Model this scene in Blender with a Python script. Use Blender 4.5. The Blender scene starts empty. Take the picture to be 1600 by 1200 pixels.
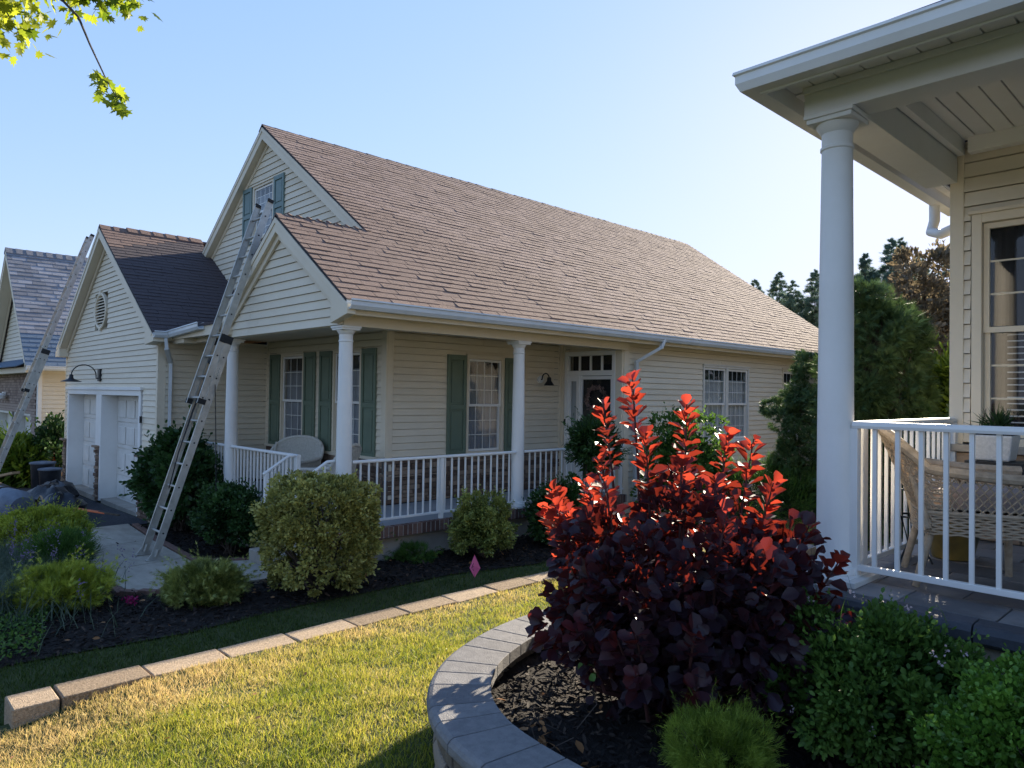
import bpy, math, random
import numpy as np
from mathutils import Vector, Matrix, geometry
rng = np.random.default_rng(7); random.seed(7)
SC = bpy.context.scene; COL = SC.collection
R_ = math.radians
# ------------------------------------------------------------------ camera
cd = bpy.data.cameras.new('camera'); cam = bpy.data.objects.new('camera', cd); COL.objects.link(cam)
YAW, PIT, ROL = R_(46.28), R_(.918), R_(.789)
F = Vector((-math.sin(YAW)*math.cos(PIT), math.cos(YAW)*math.cos(PIT), math.sin(PIT)))
Rv = Vector((math.cos(YAW), math.sin(YAW), 0)); Uv = Rv.cross(F)
R2 = Rv*math.cos(ROL)+Uv*math.sin(ROL); U2 = -Rv*math.sin(ROL)+Uv*math.cos(ROL)
cam.matrix_world = Matrix(((R2.x, U2.x, -F.x, 0), (R2.y, U2.y, -F.y, 0), (R2.z, U2.z, -F.z, 1.6), (0, 0, 0, 1)))
cd.sensor_width = 36; cd.lens = 36*1126.1/1600; cd.clip_start = .05; cd.clip_end = 2000
SC.camera = cam
# ------------------------------------------------------------------ light
SUN = Vector((-.25, .935, .335)).normalized()
EL = math.asin(SUN.z); AZ = math.atan2(SUN.x, SUN.y)
SKY_GAIN = (2.75, 2.85, 3.6); SKY_KNEE = (2.5, 2.1, 1.7)
w = bpy.data.worlds.new('World'); SC.world = w; w.use_nodes = True
nt = w.node_tree; bg = nt.nodes['Background']
sky = nt.nodes.new('ShaderNodeTexSky'); sky.sky_type = 'NISHITA'; sky.sun_disc = False
sky.sun_elevation = EL; sky.sun_rotation = AZ; sky.air_density = 1.0; sky.dust_density = .25; sky.ozone_density = 2.5
# soft shoulder on the sky's brightness, the same in every direction
def vmath(op, a, b):
    q = nt.nodes.new('ShaderNodeVectorMath'); q.operation = op
    for i, s_ in enumerate((a, b)):
        if isinstance(s_, tuple): q.inputs[i].default_value = s_
        else: nt.links.new(s_, q.inputs[i])
    return q.outputs[0]
sh_ = vmath('DIVIDE', vmath('MULTIPLY', sky.outputs[0], SKY_GAIN), vmath('ADD', sky.outputs[0], SKY_KNEE))
nt.links.new(sh_, bg.inputs[0]); bg.inputs[1].default_value = .13
sl = bpy.data.lights.new('sun', 'SUN'); so = bpy.data.objects.new('sun', sl); COL.objects.link(so)
sl.energy = 5.0; sl.angle = R_(.5); sl.color = (1, .87, .68)
so.rotation_mode = 'QUATERNION'; so.rotation_quaternion = SUN.to_track_quat('Z', 'Y'); so.location = (0, 0, 20)
SC.view_settings.view_transform = 'Standard'; SC.view_settings.look = 'None'
SC.view_settings.exposure = 1.74; SC.view_settings.gamma = 1; SC.view_settings.use_curve_mapping = False
SC.render.engine = 'CYCLES'; SC.cycles.max_bounces = 8; SC.cycles.transparent_max_bounces = 12

# ------------------------------------------------------------------ materials
def mat(name, c1, c2=None, rough=.7, scale=6, detail=4, bump=0, bscale=None, objvar=0, attr=False, spec=.3, metal=0,
        transl=0, tcol=None, stretch=(1, 1, 1), c3=None, coat=0, tgrad=0):
    m = bpy.data.materials.new(name); m.use_nodes = True; n = m.node_tree.nodes; L = m.node_tree.links
    b = n['Principled BSDF']; out = n['Material Output']
    b.inputs['Roughness'].default_value = rough; b.inputs['Metallic'].default_value = metal
    b.inputs['Specular IOR Level'].default_value = spec
    if coat: b.inputs['Coat Weight'].default_value = coat; b.inputs['Coat Roughness'].default_value = .25
    c2 = c2 or c1
    tc = n.new('ShaderNodeTexCoord'); mp = n.new('ShaderNodeMapping'); L.new(tc.outputs['Object'], mp.inputs[0])
    mp.inputs['Scale'].default_value = stretch
    oi = n.new('ShaderNodeObjectInfo'); vm = n.new('ShaderNodeVectorMath'); vm.operation = 'SCALE'
    cb = n.new('ShaderNodeCombineXYZ')
    for i in range(3): L.new(oi.outputs['Random'], cb.inputs[i])
    L.new(cb.outputs[0], vm.inputs[0]); vm.inputs['Scale'].default_value = 37
    va = n.new('ShaderNodeVectorMath'); L.new(mp.outputs[0], va.inputs[0]); L.new(vm.outputs[0], va.inputs[1])
    nz = n.new('ShaderNodeTexNoise'); nz.inputs['Scale'].default_value = scale; nz.inputs['Detail'].default_value = detail
    nz.inputs['Roughness'].default_value = .65
    L.new(va.outputs[0], nz.inputs['Vector'])
    rp = n.new('ShaderNodeValToRGB'); e = rp.color_ramp.elements
    e[0].color = (*c1, 1); e[1].color = (*c2, 1)
    if c3: k = e.new(.5); k.color = (*c3, 1)
    if attr:
        at = n.new('ShaderNodeAttribute'); at.attribute_name = 'tint'
        ad = n.new('ShaderNodeMath'); ad.operation = 'ADD'; L.new(at.outputs['Fac'], ad.inputs[0])
        mu = n.new('ShaderNodeMath'); mu.operation = 'MULTIPLY'; L.new(oi.outputs['Random'], mu.inputs[0]); mu.inputs[1].default_value = objvar
        L.new(mu.outputs[0], ad.inputs[1])
        a2 = n.new('ShaderNodeMath'); a2.operation = 'MULTIPLY_ADD'; L.new(nz.outputs['Fac'], a2.inputs[0]); a2.inputs[1].default_value = .4
        a3 = n.new('ShaderNodeMath'); a3.operation = 'SUBTRACT'; L.new(ad.outputs[0], a3.inputs[0]); a3.inputs[1].default_value = .2
        L.new(a3.outputs[0], a2.inputs[2]); L.new(a2.outputs[0], rp.inputs[0])
    else:
        e[0].position = .3; e[-1].position = .7
        if objvar:
            a2 = n.new('ShaderNodeMath'); a2.operation = 'MULTIPLY_ADD'; L.new(oi.outputs['Random'], a2.inputs[0]); a2.inputs[1].default_value = objvar
            a3 = n.new('ShaderNodeMath'); a3.operation = 'SUBTRACT'; L.new(nz.outputs['Fac'], a3.inputs[0]); a3.inputs[1].default_value = objvar/2
            L.new(a3.outputs[0], a2.inputs[2]); L.new(a2.outputs[0], rp.inputs[0])
        else: L.new(nz.outputs['Fac'], rp.inputs[0])
    L.new(rp.outputs[0], b.inputs['Base Color'])
    if bump:
        nb = n.new('ShaderNodeTexNoise'); nb.inputs['Scale'].default_value = bscale or scale*6; nb.inputs['Detail'].default_value = 6
        L.new(va.outputs[0], nb.inputs['Vector'])
        bp = n.new('ShaderNodeBump'); bp.inputs['Strength'].default_value = bump; bp.inputs['Distance'].default_value = .01
        L.new(nb.outputs['Fac'], bp.inputs['Height']); L.new(bp.outputs[0], b.inputs['Normal'])
    if transl:
        t = n.new('ShaderNodeBsdfTranslucent'); mx = n.new('ShaderNodeMixShader'); mx.inputs[0].default_value = transl
        if tcol: t.inputs[0].default_value = (*tcol, 1)
        else: L.new(rp.outputs[0], t.inputs[0])
        if tgrad:   # thin young leaves (tint near 1) pass more light; also paints sunlit tips, shaded body
            ta = n.new('ShaderNodeAttribute'); ta.attribute_name = 'tint'; tmn = n.new('ShaderNodeMath'); tmn.operation = 'MULTIPLY_ADD'
            L.new(ta.outputs['Fac'], tmn.inputs[0]); tmn.inputs[1].default_value = tgrad; tmn.inputs[2].default_value = transl; L.new(tmn.outputs[0], mx.inputs[0])
        L.new(b.outputs[0], mx.inputs[1]); L.new(t.outputs[0], mx.inputs[2]); L.new(mx.outputs[0], out.inputs[0])
    return m
def glass_mat(name, tint=(.85, .88, .9), refl=.05):
    m = bpy.data.materials.new(name); m.use_nodes = True; n = m.node_tree.nodes; L = m.node_tree.links
    n.remove(n['Principled BSDF']); out = n['Material Output']
    tr = n.new('ShaderNodeBsdfTransparent'); tr.inputs[0].default_value = (*tint, 1)
    gl = n.new('ShaderNodeBsdfGlossy'); gl.inputs['Roughness'].default_value = .03
    fr = n.new('ShaderNodeLayerWeight'); fr.inputs[0].default_value = .5
    pw = n.new('ShaderNodeMath'); pw.operation = 'POWER'; pw.inputs[1].default_value = 3.5; L.new(fr.outputs['Facing'], pw.inputs[0])
    ad = n.new('ShaderNodeMath'); ad.operation = 'MULTIPLY_ADD'; ad.inputs[1].default_value = .75; ad.inputs[2].default_value = refl
    L.new(pw.outputs[0], ad.inputs[0])
    tn = n.new('ShaderNodeTexNoise'); tn.inputs['Scale'].default_value = 1.3
    bp = n.new('ShaderNodeBump'); bp.inputs['Strength'].default_value = .06; L.new(tn.outputs['Fac'], bp.inputs['Height']); L.new(bp.outputs[0], gl.inputs['Normal'])
    mx = n.new('ShaderNodeMixShader'); L.new(ad.outputs[0], mx.inputs[0]); L.new(tr.outputs[0], mx.inputs[1]); L.new(gl.outputs[0], mx.inputs[2])
    L.new(mx.outputs[0], out.inputs[0]); return m
M = {}
M['siding'] = mat('cream_siding', (.69, .605, .46), (.755, .67, .52), rough=.55, scale=1.5, objvar=.25, bump=.08, bscale=60, stretch=(1, 1, 1))
M['siding2'] = mat('pale_siding', (.67, .60, .48), (.73, .66, .53), rough=.55, scale=1.5, objvar=.25, bump=.08, bscale=60)
M['trim'] = mat('cream_trim', (.69, .60, .45), (.75, .655, .50), rough=.5, scale=2)
M['white'] = mat('white_paint', (.76, .74, .69), (.83, .815, .775), rough=.45, scale=2.2, detail=9, bump=.05, bscale=30)
M['whitegrey'] = mat('weathered_white', (.60, .585, .53), (.72, .70, .65), rough=.5, scale=3)
M['gutter'] = mat('gutter_metal', (.56, .58, .58), (.66, .68, .68), rough=.35, scale=2)
M['shutter'] = mat('green_shutter', (.13, .175, .125), (.16, .21, .15), rough=.5, scale=3)
M['shutter_blue'] = mat('teal_shutter', (.14, .21, .20), (.17, .24, .225), rough=.5, scale=3)
M['shingle'] = mat('brown_shingle', (.18, .120, .098), (.25, .175, .148), rough=.95, scale=30, objvar=.4, attr=True, bump=.6, bscale=400, c3=(.213, .146, .120))
M['shingle_dark'] = mat('charcoal_shingle', (.075, .061, .064), (.125, .104, .105), rough=.85, scale=4, attr=True, bump=.5, bscale=400)
M['shingle_grey'] = mat('grey_shingle', (.17, .175, .19), (.31, .315, .335), rough=.8, scale=8, attr=True, objvar=1, bump=.5, bscale=300)
M['shingle_blue'] = mat('bluegrey_shingle', (.11, .16, .22), (.18, .24, .32), rough=.8, scale=8, attr=True, bump=.5, bscale=300)
M['roofing'] = mat('roof_underlay', (.03, .03, .035), (.05, .05, .055), rough=.9)
M['glass'] = glass_mat('window_glass')
M['dark'] = mat('unlit_interior_tone', (.012, .013, .015), (.02, .02, .024), rough=.9)  # near-black colour paints the shade of unlit interiors
M['curtain'] = mat('sheer_curtain', (.24, .245, .26), (.33, .335, .35), rough=.9, scale=2)
M['curtain_lt'] = mat('light_sheer_curtain', (.46, .46, .45), (.6, .6, .58), rough=.9, scale=2)
M['stone'] = mat('ledge_stone', (.13, .085, .06), (.30, .215, .15), rough=.9, scale=9, objvar=1.1, bump=.8, bscale=50, c3=(.20, .14, .10))
M['stone_lt'] = mat('field_stone', (.22, .15, .10), (.40, .29, .20), rough=.9, scale=9, objvar=1.1, bump=.8, bscale=50)
M['mortar'] = mat('mortar', (.10, .09, .08), (.15, .135, .12), rough=.95, scale=30)
M['mortar_lt'] = mat('pale_mortar', (.30, .27, .24), (.40, .37, .33), rough=.95, scale=30)
M['brick'] = mat('red_brick', (.12, .065, .05), (.22, .13, .10), rough=.9, scale=20, objvar=.9, bump=.4)
M['brick_tan'] = mat('tan_brick', (.20, .14, .11), (.38, .29, .24), rough=.9, scale=20, objvar=1, attr=True, bump=.4)
M['concrete'] = mat('concrete', (.30, .265, .22), (.42, .38, .32), rough=.9, scale=3, bump=.3, bscale=60)
M['walk'] = mat('walk_concrete', (.34, .29, .225), (.47, .41, .325), rough=.9, scale=2.2, bump=.3, bscale=80, stretch=(1, 3, 1))
M['porchfloor'] = mat('grey_porch_floor', (.27, .29, .31), (.33, .35, .37), rough=.6, scale=3)
M['asphalt'] = mat('asphalt', (.025, .027, .033), (.05, .053, .06), rough=.85, scale=14, bump=.6, bscale=150)
M['metal_dark'] = mat('black_metal', (.02, .022, .024), (.035, .037, .04), rough=.45, metal=.3)
M['alu'] = mat('worn_aluminium', (.40, .385, .34), (.58, .56, .51), rough=.5, scale=7, metal=.55, bump=.15, bscale=50)
M['rubber'] = mat('black_rubber', (.02, .02, .02), (.04, .04, .04), rough=.8)
M['rope'] = mat('rope', (.02, .02, .022), (.05, .05, .05), rough=.9)
M['soil'] = mat('mulch_soil', (.010, .008, .007), (.028, .021, .017), rough=.95, scale=25, bump=1, bscale=120)
M['chips'] = mat('mulch_chips', (.010, .008, .007), (.075, .052, .037), rough=.9, scale=10, attr=True, c3=(.026, .019, .015))
M['ground'] = mat('grassy_soil', (.03, .045, .012), (.07, .08, .025), rough=.95, scale=4, bump=1, bscale=60)
M['cap_tan'] = mat('tan_block', (.20, .145, .09), (.50, .38, .26), rough=.95, scale=75, objvar=.3, bump=1, bscale=160)
M['cap_grey'] = mat('grey_capstone', (.135, .132, .132), (.21, .205, .20), rough=.8, scale=22, objvar=.35, bump=.5, bscale=160)
M['wallblock'] = mat('tan_wall_block', (.13, .11, .085), (.25, .21, .165), rough=.95, scale=16, objvar=.8, bump=1, bscale=60)
M['paver'] = mat('porch_paver', (.12, .115, .115), (.25, .235, .225), rough=.7, scale=3.5, objvar=.6, bump=.3, bscale=60)
M['paver_dk'] = mat('dark_edge_paver', (.05, .055, .065), (.10, .105, .12), rough=.6, scale=5, objvar=.5, bump=.3, bscale=60)
M['wicker'] = mat('wicker', (.33, .255, .175), (.50, .40, .29), rough=.7, scale=30)
M['wicker_w'] = mat('pale_wicker', (.50, .47, .40), (.66, .63, .56), rough=.7, scale=30)
M['cushion'] = mat('taupe_cushion', (.26, .225, .215), (.32, .28, .265), rough=.9, scale=60, bump=.3, bscale=300)
M['ceramic'] = mat('white_ceramic', (.50, .50, .47), (.68, .67, .64), rough=.35, scale=60)
M['pot_y'] = mat('glazed_pot', (.05, .05, .03), (.40, .26, .06), rough=.3, scale=2.2)
M['pink'] = mat('pink_flag', (.95, .16, .36), (.98, .22, .42), rough=.5, transl=.5)
M['ink'] = mat('black_ink', (.06, .01, .02), rough=.7)
M['wood'] = mat('bare_wood', (.30, .19, .09), (.45, .30, .16), rough=.8, scale=8, stretch=(1, 1, 8))
M['orange'] = mat('orange_tool', (.55, .12, .04), (.65, .16, .05), rough=.5)
M['tarp'] = mat('grey_wrap', (.10, .12, .15), (.17, .20, .24), rough=.45, scale=5, bump=.5, bscale=12)
M['bag'] = mat('black_bag', (.008, .009, .012), (.02, .022, .026), rough=.4, scale=5, bump=1, bscale=14)
M['bark'] = mat('bark', (.05, .038, .028), (.12, .095, .07), rough=.95, scale=12, bump=.8)
M['twig'] = mat('twig', (.07, .05, .04), (.13, .10, .08), rough=.9)
M['twig_red'] = mat('purple_stem', (.05, .02, .02), (.10, .04, .035), rough=.7)
# foliage
M['smoke'] = mat('purple_smoke_leaf', (.016, .011, .019), (.060, .018, .020), rough=.5, spec=.35, scale=3, attr=True, objvar=.1, transl=.05, tgrad=.36, tcol=(.78, .09, .045))
M['hedge'] = mat('variegated_leaf', (.10, .115, .022), (.54, .50, .14), rough=.45, spec=.4, attr=True, transl=.25)
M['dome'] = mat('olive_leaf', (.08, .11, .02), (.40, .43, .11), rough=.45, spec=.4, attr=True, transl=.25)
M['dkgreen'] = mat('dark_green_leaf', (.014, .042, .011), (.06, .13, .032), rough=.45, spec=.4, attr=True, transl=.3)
M['midgreen'] = mat('mid_green_leaf', (.032, .085, .014), (.14, .25, .045), rough=.5, attr=True, transl=.35)
M['boxwood'] = mat('boxwood_leaf', (.045, .115, .014), (.17, .34, .045), rough=.4, spec=.4, attr=True, transl=.35)
M['gold'] = mat('golden_leaf', (.17, .22, .02), (.50, .54, .07), rough=.5, attr=True, transl=.35)
M['mop'] = mat('thread_cypress_leaf', (.09, .15, .015), (.34, .44, .06), rough=.5, attr=True, transl=.35)
M['chart'] = mat('chartreuse_leaf', (.07, .13, .012), (.26, .36, .04), rough=.5, attr=True, transl=.4)
M['conifer'] = mat('conifer_spray', (.03, .07, .025), (.13, .20, .065), rough=.6, attr=True, transl=.25)
M['conifer_hazed'] = mat('hazed_conifer_spray', (.10, .17, .13), (.24, .34, .26), rough=.6, attr=True, transl=.3)  # pale blue of haze and glare is put into the leaf colour
M['brownleaf'] = mat('bronze_leaf', (.10, .09, .055), (.28, .22, .14), rough=.6, attr=True, transl=.35)
M['maple'] = mat('maple_leaf', (.10, .17, .012), (.38, .42, .03), rough=.5, attr=True, transl=.6, objvar=.8)
M['lav'] = mat('grey_green_leaf', (.05, .08, .05), (.14, .18, .12), rough=.6, attr=True, transl=.3)
M['mauve'] = mat('mauve_flower', (.16, .12, .20), (.26, .20, .32), rough=.7, attr=True, transl=.3)
M['rose'] = mat('coral_rose', (.7, .10, .05), (.8, .18, .10), rough=.6, transl=.3)
M['magenta'] = mat('magenta_petal', (.30, .01, .09), (.4, .03, .14), rough=.6, transl=.3)
M['palepink'] = mat('pale_flower', (.5, .38, .40), (.6, .5, .5), rough=.6, transl=.3)
M['dryleaf'] = mat('dry_leaf', (.24, .11, .04), (.38, .20, .09), rough=.8, attr=True, transl=.2)
M['wreath'] = mat('dried_flower', (.14, .09, .08), (.30, .21, .18), rough=.8, attr=True)
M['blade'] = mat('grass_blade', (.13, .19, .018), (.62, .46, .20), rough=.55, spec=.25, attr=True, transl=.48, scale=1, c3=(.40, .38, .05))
M['blade_shade'] = mat('shade_toned_blade', (.03, .065, .012), (.09, .13, .025), rough=.6, attr=True, transl=.35)  # darker copy of the lawn grass, with shade put into its colour

# ------------------------------------------------------------------ mesh tools
def origin(p):
    v = Vector((0, 0, 0))
    while p is not None: v += p.location; p = p.parent
    return v
def props(o, label=None, cat=None, group=None, kind=None):
    if label: o['label'] = label
    if cat: o['category'] = cat
    if group: o['group'] = group
    if kind: o['kind'] = kind
    return o
def thing(name, label, cat, loc, group=None):
    o = bpy.data.objects.new(name, None); o.location = loc; COL.objects.link(o); o.empty_display_size = .2
    return props(o, label, cat, group)
class MB:
    def __init__(s): s.v = []; s.f = []; s.m = []; s.t = []
    def add(s, vs, fs, mi=0, tint=0.):
        k = len(s.v); s.v += [tuple(q) for q in vs]; s.f += [[i+k for i in f] for f in fs]; s.m += [mi]*len(fs); s.t += [tint]*len(vs); return s
    def box(s, a, b, mi=0, tint=0.):
        x0, y0, z0 = a; x1, y1, z1 = b
        return s.hexa([(x0, y0, z0), (x1, y0, z0), (x1, y1, z0), (x0, y1, z0), (x0, y0, z1), (x1, y0, z1), (x1, y1, z1), (x0, y1, z1)], mi, tint)
    def hexa(s, q, mi=0, tint=0.):
        return s.add(q, [(0, 3, 2, 1), (4, 5, 6, 7), (0, 1, 5, 4), (1, 2, 6, 5), (2, 3, 7, 6), (3, 0, 4, 7)], mi, tint)
    def beam(s, p0, p1, w, h, up=(0, 0, 1), mi=0):      # box along p0-p1, w sideways, h along 'up'
        p0 = Vector(p0); p1 = Vector(p1); d = (p1-p0).normalized(); up = Vector(up); sd = d.cross(up).normalized()*w/2; u = sd.cross(d).normalized()*h/2
        return s.hexa([p0-sd-u, p0+sd-u, p1+sd-u, p1-sd-u, p0-sd+u, p0+sd+u, p1+sd+u, p1-sd+u], mi)
    def prism(s, pts, off, mi=0):                        # polygon pts (3-D) swept by vector off
        n = len(pts); off = Vector(off); a = [Vector(p) for p in pts]; b = [p+off for p in a]
        return s.add(a+b, [list(range(n))[::-1], list(range(n, 2*n))]+[(i, (i+1) % n, n+(i+1) % n, n+i) for i in range(n)], mi)
    def tube(s, pts, r, seg=8, mi=0, caps=True, tint=0.):
        pts = [Vector(p) for p in pts]; n = len(pts); r = r if hasattr(r, '__len__') else [r]*n; vs = []; fs = []
        ref = None
        for i, p in enumerate(pts):
            d = (pts[min(i+1, n-1)]-pts[max(i-1, 0)]).normalized()
            if ref is None: ref = Vector((0, 0, 1)) if abs(d.z) < .9 else Vector((1, 0, 0))
            a = d.cross(ref)
            if a.length < 1e-4: a = d.cross(Vector((.3, 1, .2)))
            a.normalize(); b = d.cross(a); ref = -b if False else b.cross(d) if False else ref
            for k in range(seg):
                t = 2*math.pi*k/seg; vs.append(p+(a*math.cos(t)+b*math.sin(t))*r[i])
        for i in range(n-1):
            for k in range(seg): fs.append((i*seg+k, i*seg+(k+1) % seg, (i+1)*seg+(k+1) % seg, (i+1)*seg+k))
        if caps: fs += [list(range(seg))[::-1], list(range((n-1)*seg, n*seg))]
        return s.add(vs, fs, mi, tint)
    def lathe(s, prof, c, seg=24, mi=0, ax=1., ay=1.):   # prof: (r, z)
        vs = []; fs = []; n = len(prof); c = Vector(c)
        for r, z in prof:
            for k in range(seg):
                t = 2*math.pi*k/seg; vs.append(c+Vector((r*ax*math.cos(t), r*ay*math.sin(t), z)))
        for i in range(n-1):
            for k in range(seg): fs.append((i*seg+k, i*seg+(k+1) % seg, (i+1)*seg+(k+1) % seg, (i+1)*seg+k))
        fs += [list(range(seg))[::-1], list(range((n-1)*seg, n*seg))]
        return s.add(vs, fs, mi)
    def extrude(s, prof, p0, p1, a, b, mi=0):            # closed profile (u along a, v along b) from p0 to p1
        a = Vector(a); b = Vector(b); p0 = Vector(p0); p1 = Vector(p1)
        return s.prism([p0+a*u+b*v for u, v in prof], p1-p0, mi)
    def mesh(s, name, mats, o=Vector((0, 0, 0)), smooth=False):
        me = bpy.data.meshes.new(name); me.from_pydata([(x-o.x, y-o.y, z-o.z) for x, y, z in s.v], [], s.f)
        for m in mats: me.materials.append(m)
        if len(mats) > 1: me.polygons.foreach_set('material_index', s.m)
        if any(s.t): at = me.attributes.new('tint', 'FLOAT', 'POINT'); at.data.foreach_set('value', s.t)
        if smooth: me.polygons.foreach_set('use_smooth', [True]*len(me.polygons))
        me.update(); return me
    def build(s, name, mats, parent=None, label=None, cat=None, group=None, kind=None, smooth=False, bevel=0, base=None, solid=0):
        if not isinstance(mats, (list, tuple)): mats = [mats]
        o0 = origin(parent); loc = Vector(base) if base is not None else Vector((0, 0, 0))
        me = s.mesh(name, mats, o0+loc, smooth)
        o = bpy.data.objects.new(name, me); o.location = loc; o.parent = parent; COL.objects.link(o)
        if bevel:
            bv = o.modifiers.new('bevel', 'BEVEL'); bv.width = bevel; bv.segments = 2; bv.limit_method = 'ANGLE'; bv.angle_limit = R_(40)
        if smooth and bevel == 0:
            try: me.set_sharp_from_angle(angle=R_(40))
            except Exception: pass
        return props(o, label, cat, group, kind)
def inst(name, me, parent, loc, rot=None, scale=None, mtx=None):  # loc in world
    o = bpy.data.objects.new(name, me); o.parent = parent
    if mtx is not None:
        m = mtx.copy(); m.translation = m.translation-origin(parent); o.matrix_basis = m
    else:
        o.location = Vector(loc)-origin(parent)
        if rot: o.rotation_euler = rot
        if scale: o.scale = scale
    COL.objects.link(o); return o
def link_copy(src, loc, name=None, rotz=0, scale=1, label=None):
    c = src.copy(); COL.objects.link(c); c.location = loc; c.rotation_euler = (0, 0, rotz); c.scale = (scale,)*3
    if label: c['label'] = label
    for ch in src.children:
        d = ch.copy(); COL.objects.link(d); d.parent = c
        for g in ch.children:
            e = g.copy(); COL.objects.link(e); e.parent = d
    return c
def npmesh(name, V, Fc, k, tint=None, mats=(), parent=None, smooth=False, base=None, **kw):   # V (n,3) world, Fc (m,k)
    o0 = origin(parent); loc = Vector(base) if base is not None else Vector((0, 0, 0)); oo = np.array(o0+loc)
    me = bpy.data.meshes.new(name); me.vertices.add(len(V)); me.vertices.foreach_set('co', (V-oo).astype(np.float32).ravel())
    me.loops.add(Fc.size); me.polygons.add(len(Fc)); me.loops.foreach_set('vertex_index', Fc.astype(np.int32).ravel())
    me.polygons.foreach_set('loop_start', np.arange(0, Fc.size, k, dtype=np.int32)); me.polygons.foreach_set('loop_total', np.full(len(Fc), k, dtype=np.int32))
    if smooth: me.polygons.foreach_set('use_smooth', np.ones(len(Fc), dtype=bool))
    if tint is not None: at = me.attributes.new('tint', 'FLOAT', 'POINT'); at.data.foreach_set('value', tint.astype(np.float32))
    me.update(calc_edges=True)
    for m in mats: me.materials.append(m)
    o = bpy.data.objects.new(name, me); o.location = loc; o.parent = parent; COL.objects.link(o)
    return props(o, **kw)
def nrm(a): return a/np.maximum(np.linalg.norm(a, axis=-1, keepdims=True), 1e-9)
T = {}
def tm(name, v, f): T[name] = (np.array(v, float), np.array(f, int))
tm('oval', [(0, 0, 0), (-.24, .3, .07), (-.26, .68, .06), (0, 1, 0), (.26, .68, .06), (.24, .3, .07)], [(0, 3, 2, 1), (0, 5, 4, 3)])
tm('narrow', [(0, 0, 0), (-.13, .3, .03), (-.12, .7, .02), (0, 1, -.05), (.12, .7, .02), (.13, .3, .03)], [(0, 3, 2, 1), (0, 5, 4, 3)])
tm('round', [(0, 0, 0), (0, .13, 0), (-.2, .33, .07), (-.39, .62, .12), (-.30, .88, .05), (0, 1.02, -.10), (.29, .9, .06), (.37, .62, .13), (.2, .33, .06)],
   [(1, 5, 4, 3, 2), (1, 8, 7, 6, 5)])
v = []; f = []
for i, a in enumerate((-62, -38, -16, 0, 18, 40, 60)):
    L_ = 1-.35*abs(a)/62; s_, c_ = math.sin(R_(a)), math.cos(R_(a)); b = .12+.1*i % .2
    v += [(s_*.1-c_*.05, .05+.25*(i % 3)*.3, 0), (s_*.1+c_*.05, .05+.25*(i % 3)*.3, 0), (s_*L_*.7, c_*L_, .1*math.sin(i*2))]; f.append((3*i, 3*i+1, 3*i+2))
tm('spray', v, f)
v = [(0, 0, 0), (.035, 0, 0), (.03, .5, .05), (.0, 1, .18), (-.03, .5, .05), (-.035, 0, 0)]
tm('thread', [(-.03, 0, 0), (.03, 0, 0), (.025, .55, .06), (-.025, .55, .06), (0, 1, .2), (0, 1, .2)], [(0, 1, 2, 3), (3, 2, 4, 5)])
mp_ = [(0, 0), (-.12, .1), (-.42, .02), (-.33, .22), (-.6, .42), (-.3, .48), (-.36, .78), (-.13, .68), (0, 1.05), (.13, .68), (.36, .78), (.3, .48), (.6, .42), (.33, .22), (.42, .02), (.12, .1)]
v = [(0, .38, .04)]+[(x, y, -.05*abs(x)) for x, y in mp_]; tm('maple', v, [(0, 1+i, 1+(i+1) % 16) for i in range(16)])
def scatter(name, tmpl, P, D, N, S, tint, m, parent=None, **kw):
    tv, tf = T[tmpl]; n = len(P); D = nrm(D); X = nrm(np.cross(D, N)); N = np.cross(X, D)
    S = np.broadcast_to(S, (n,))
    V = P[:, None, :]+S[:, None, None]*(tv[None, :, 0:1]*X[:, None]+tv[None, :, 1:2]*D[:, None]+tv[None, :, 2:3]*N[:, None])
    k = len(tv); Fc = (tf[None]+(np.arange(n)*k)[:, None, None]).reshape(-1, tf.shape[1])
    return npmesh(name, V.reshape(-1, 3), Fc, tf.shape[1], np.repeat(tint, k), [m], parent, **kw)
def rdir(n): return nrm(rng.normal(size=(n, 3)))
def crown(c, rad, nclump, rc, nleaf, up=.3, shell=(.72, 1.), zmin=-.75, outward=1., lump=.12, flat=1., box=0):
    c = np.array(c, float); rad = np.array(rad, float)
    d = rdir(nclump*3); d = d[d[:, 2] > zmin][:nclump]; n = len(d)
    ph = rng.uniform(0, 6.28, 6)
    l = 1+lump*(np.sin(d[:, 0]*5+ph[0])+np.sin(d[:, 1]*6+ph[1])+np.sin(d[:, 2]*5+ph[2]))/1.7
    if box: l = l*(1+box*((np.abs(d)**4).sum(1)**-.25-1))
    cc = c+d*rad*(l*rng.uniform(*shell, n))[:, None]
    ct = rng.uniform(0, 1, n); o = nrm(d*1/rad)
    k = rng.integers(0, n, nleaf); dd = nrm(rng.normal(size=(nleaf, 3))*.75+o[k]*outward*.55)
    rcs = rc*rng.uniform(.65, 1.25, n)
    P = cc[k]+dd*(rcs[k]*rng.uniform(.25, 1, nleaf)**.5)[:, None]*np.array([1, 1, flat])
    D = nrm(dd*.8+o[k]*.4*outward+np.array([0, 0, up])+rng.normal(size=(nleaf, 3))*.45)
    N = nrm(o[k]+np.array([0, 0, .6])+rng.normal(size=(nleaf, 3))*.6)
    return P, D, N, np.clip(.5*ct[k]+.5*rng.uniform(0, 1, nleaf), 0, 1), cc
def stems(parent, base, tips, m, r=.012, name='stem', kind=None, bend=.15):
    b = MB()
    for t in tips:
        p0 = Vector(base)+Vector(rng.normal(0, .04, 3)*(1, 1, 0)); p1 = Vector(t); mid = p0.lerp(p1, .5)+Vector(rng.normal(0, bend*.3, 3)); mid.z += .02
        b.tube([p0, mid, p1], [r, r*.7, r*.3], 5)
    return b.build(name, m, parent)
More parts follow.
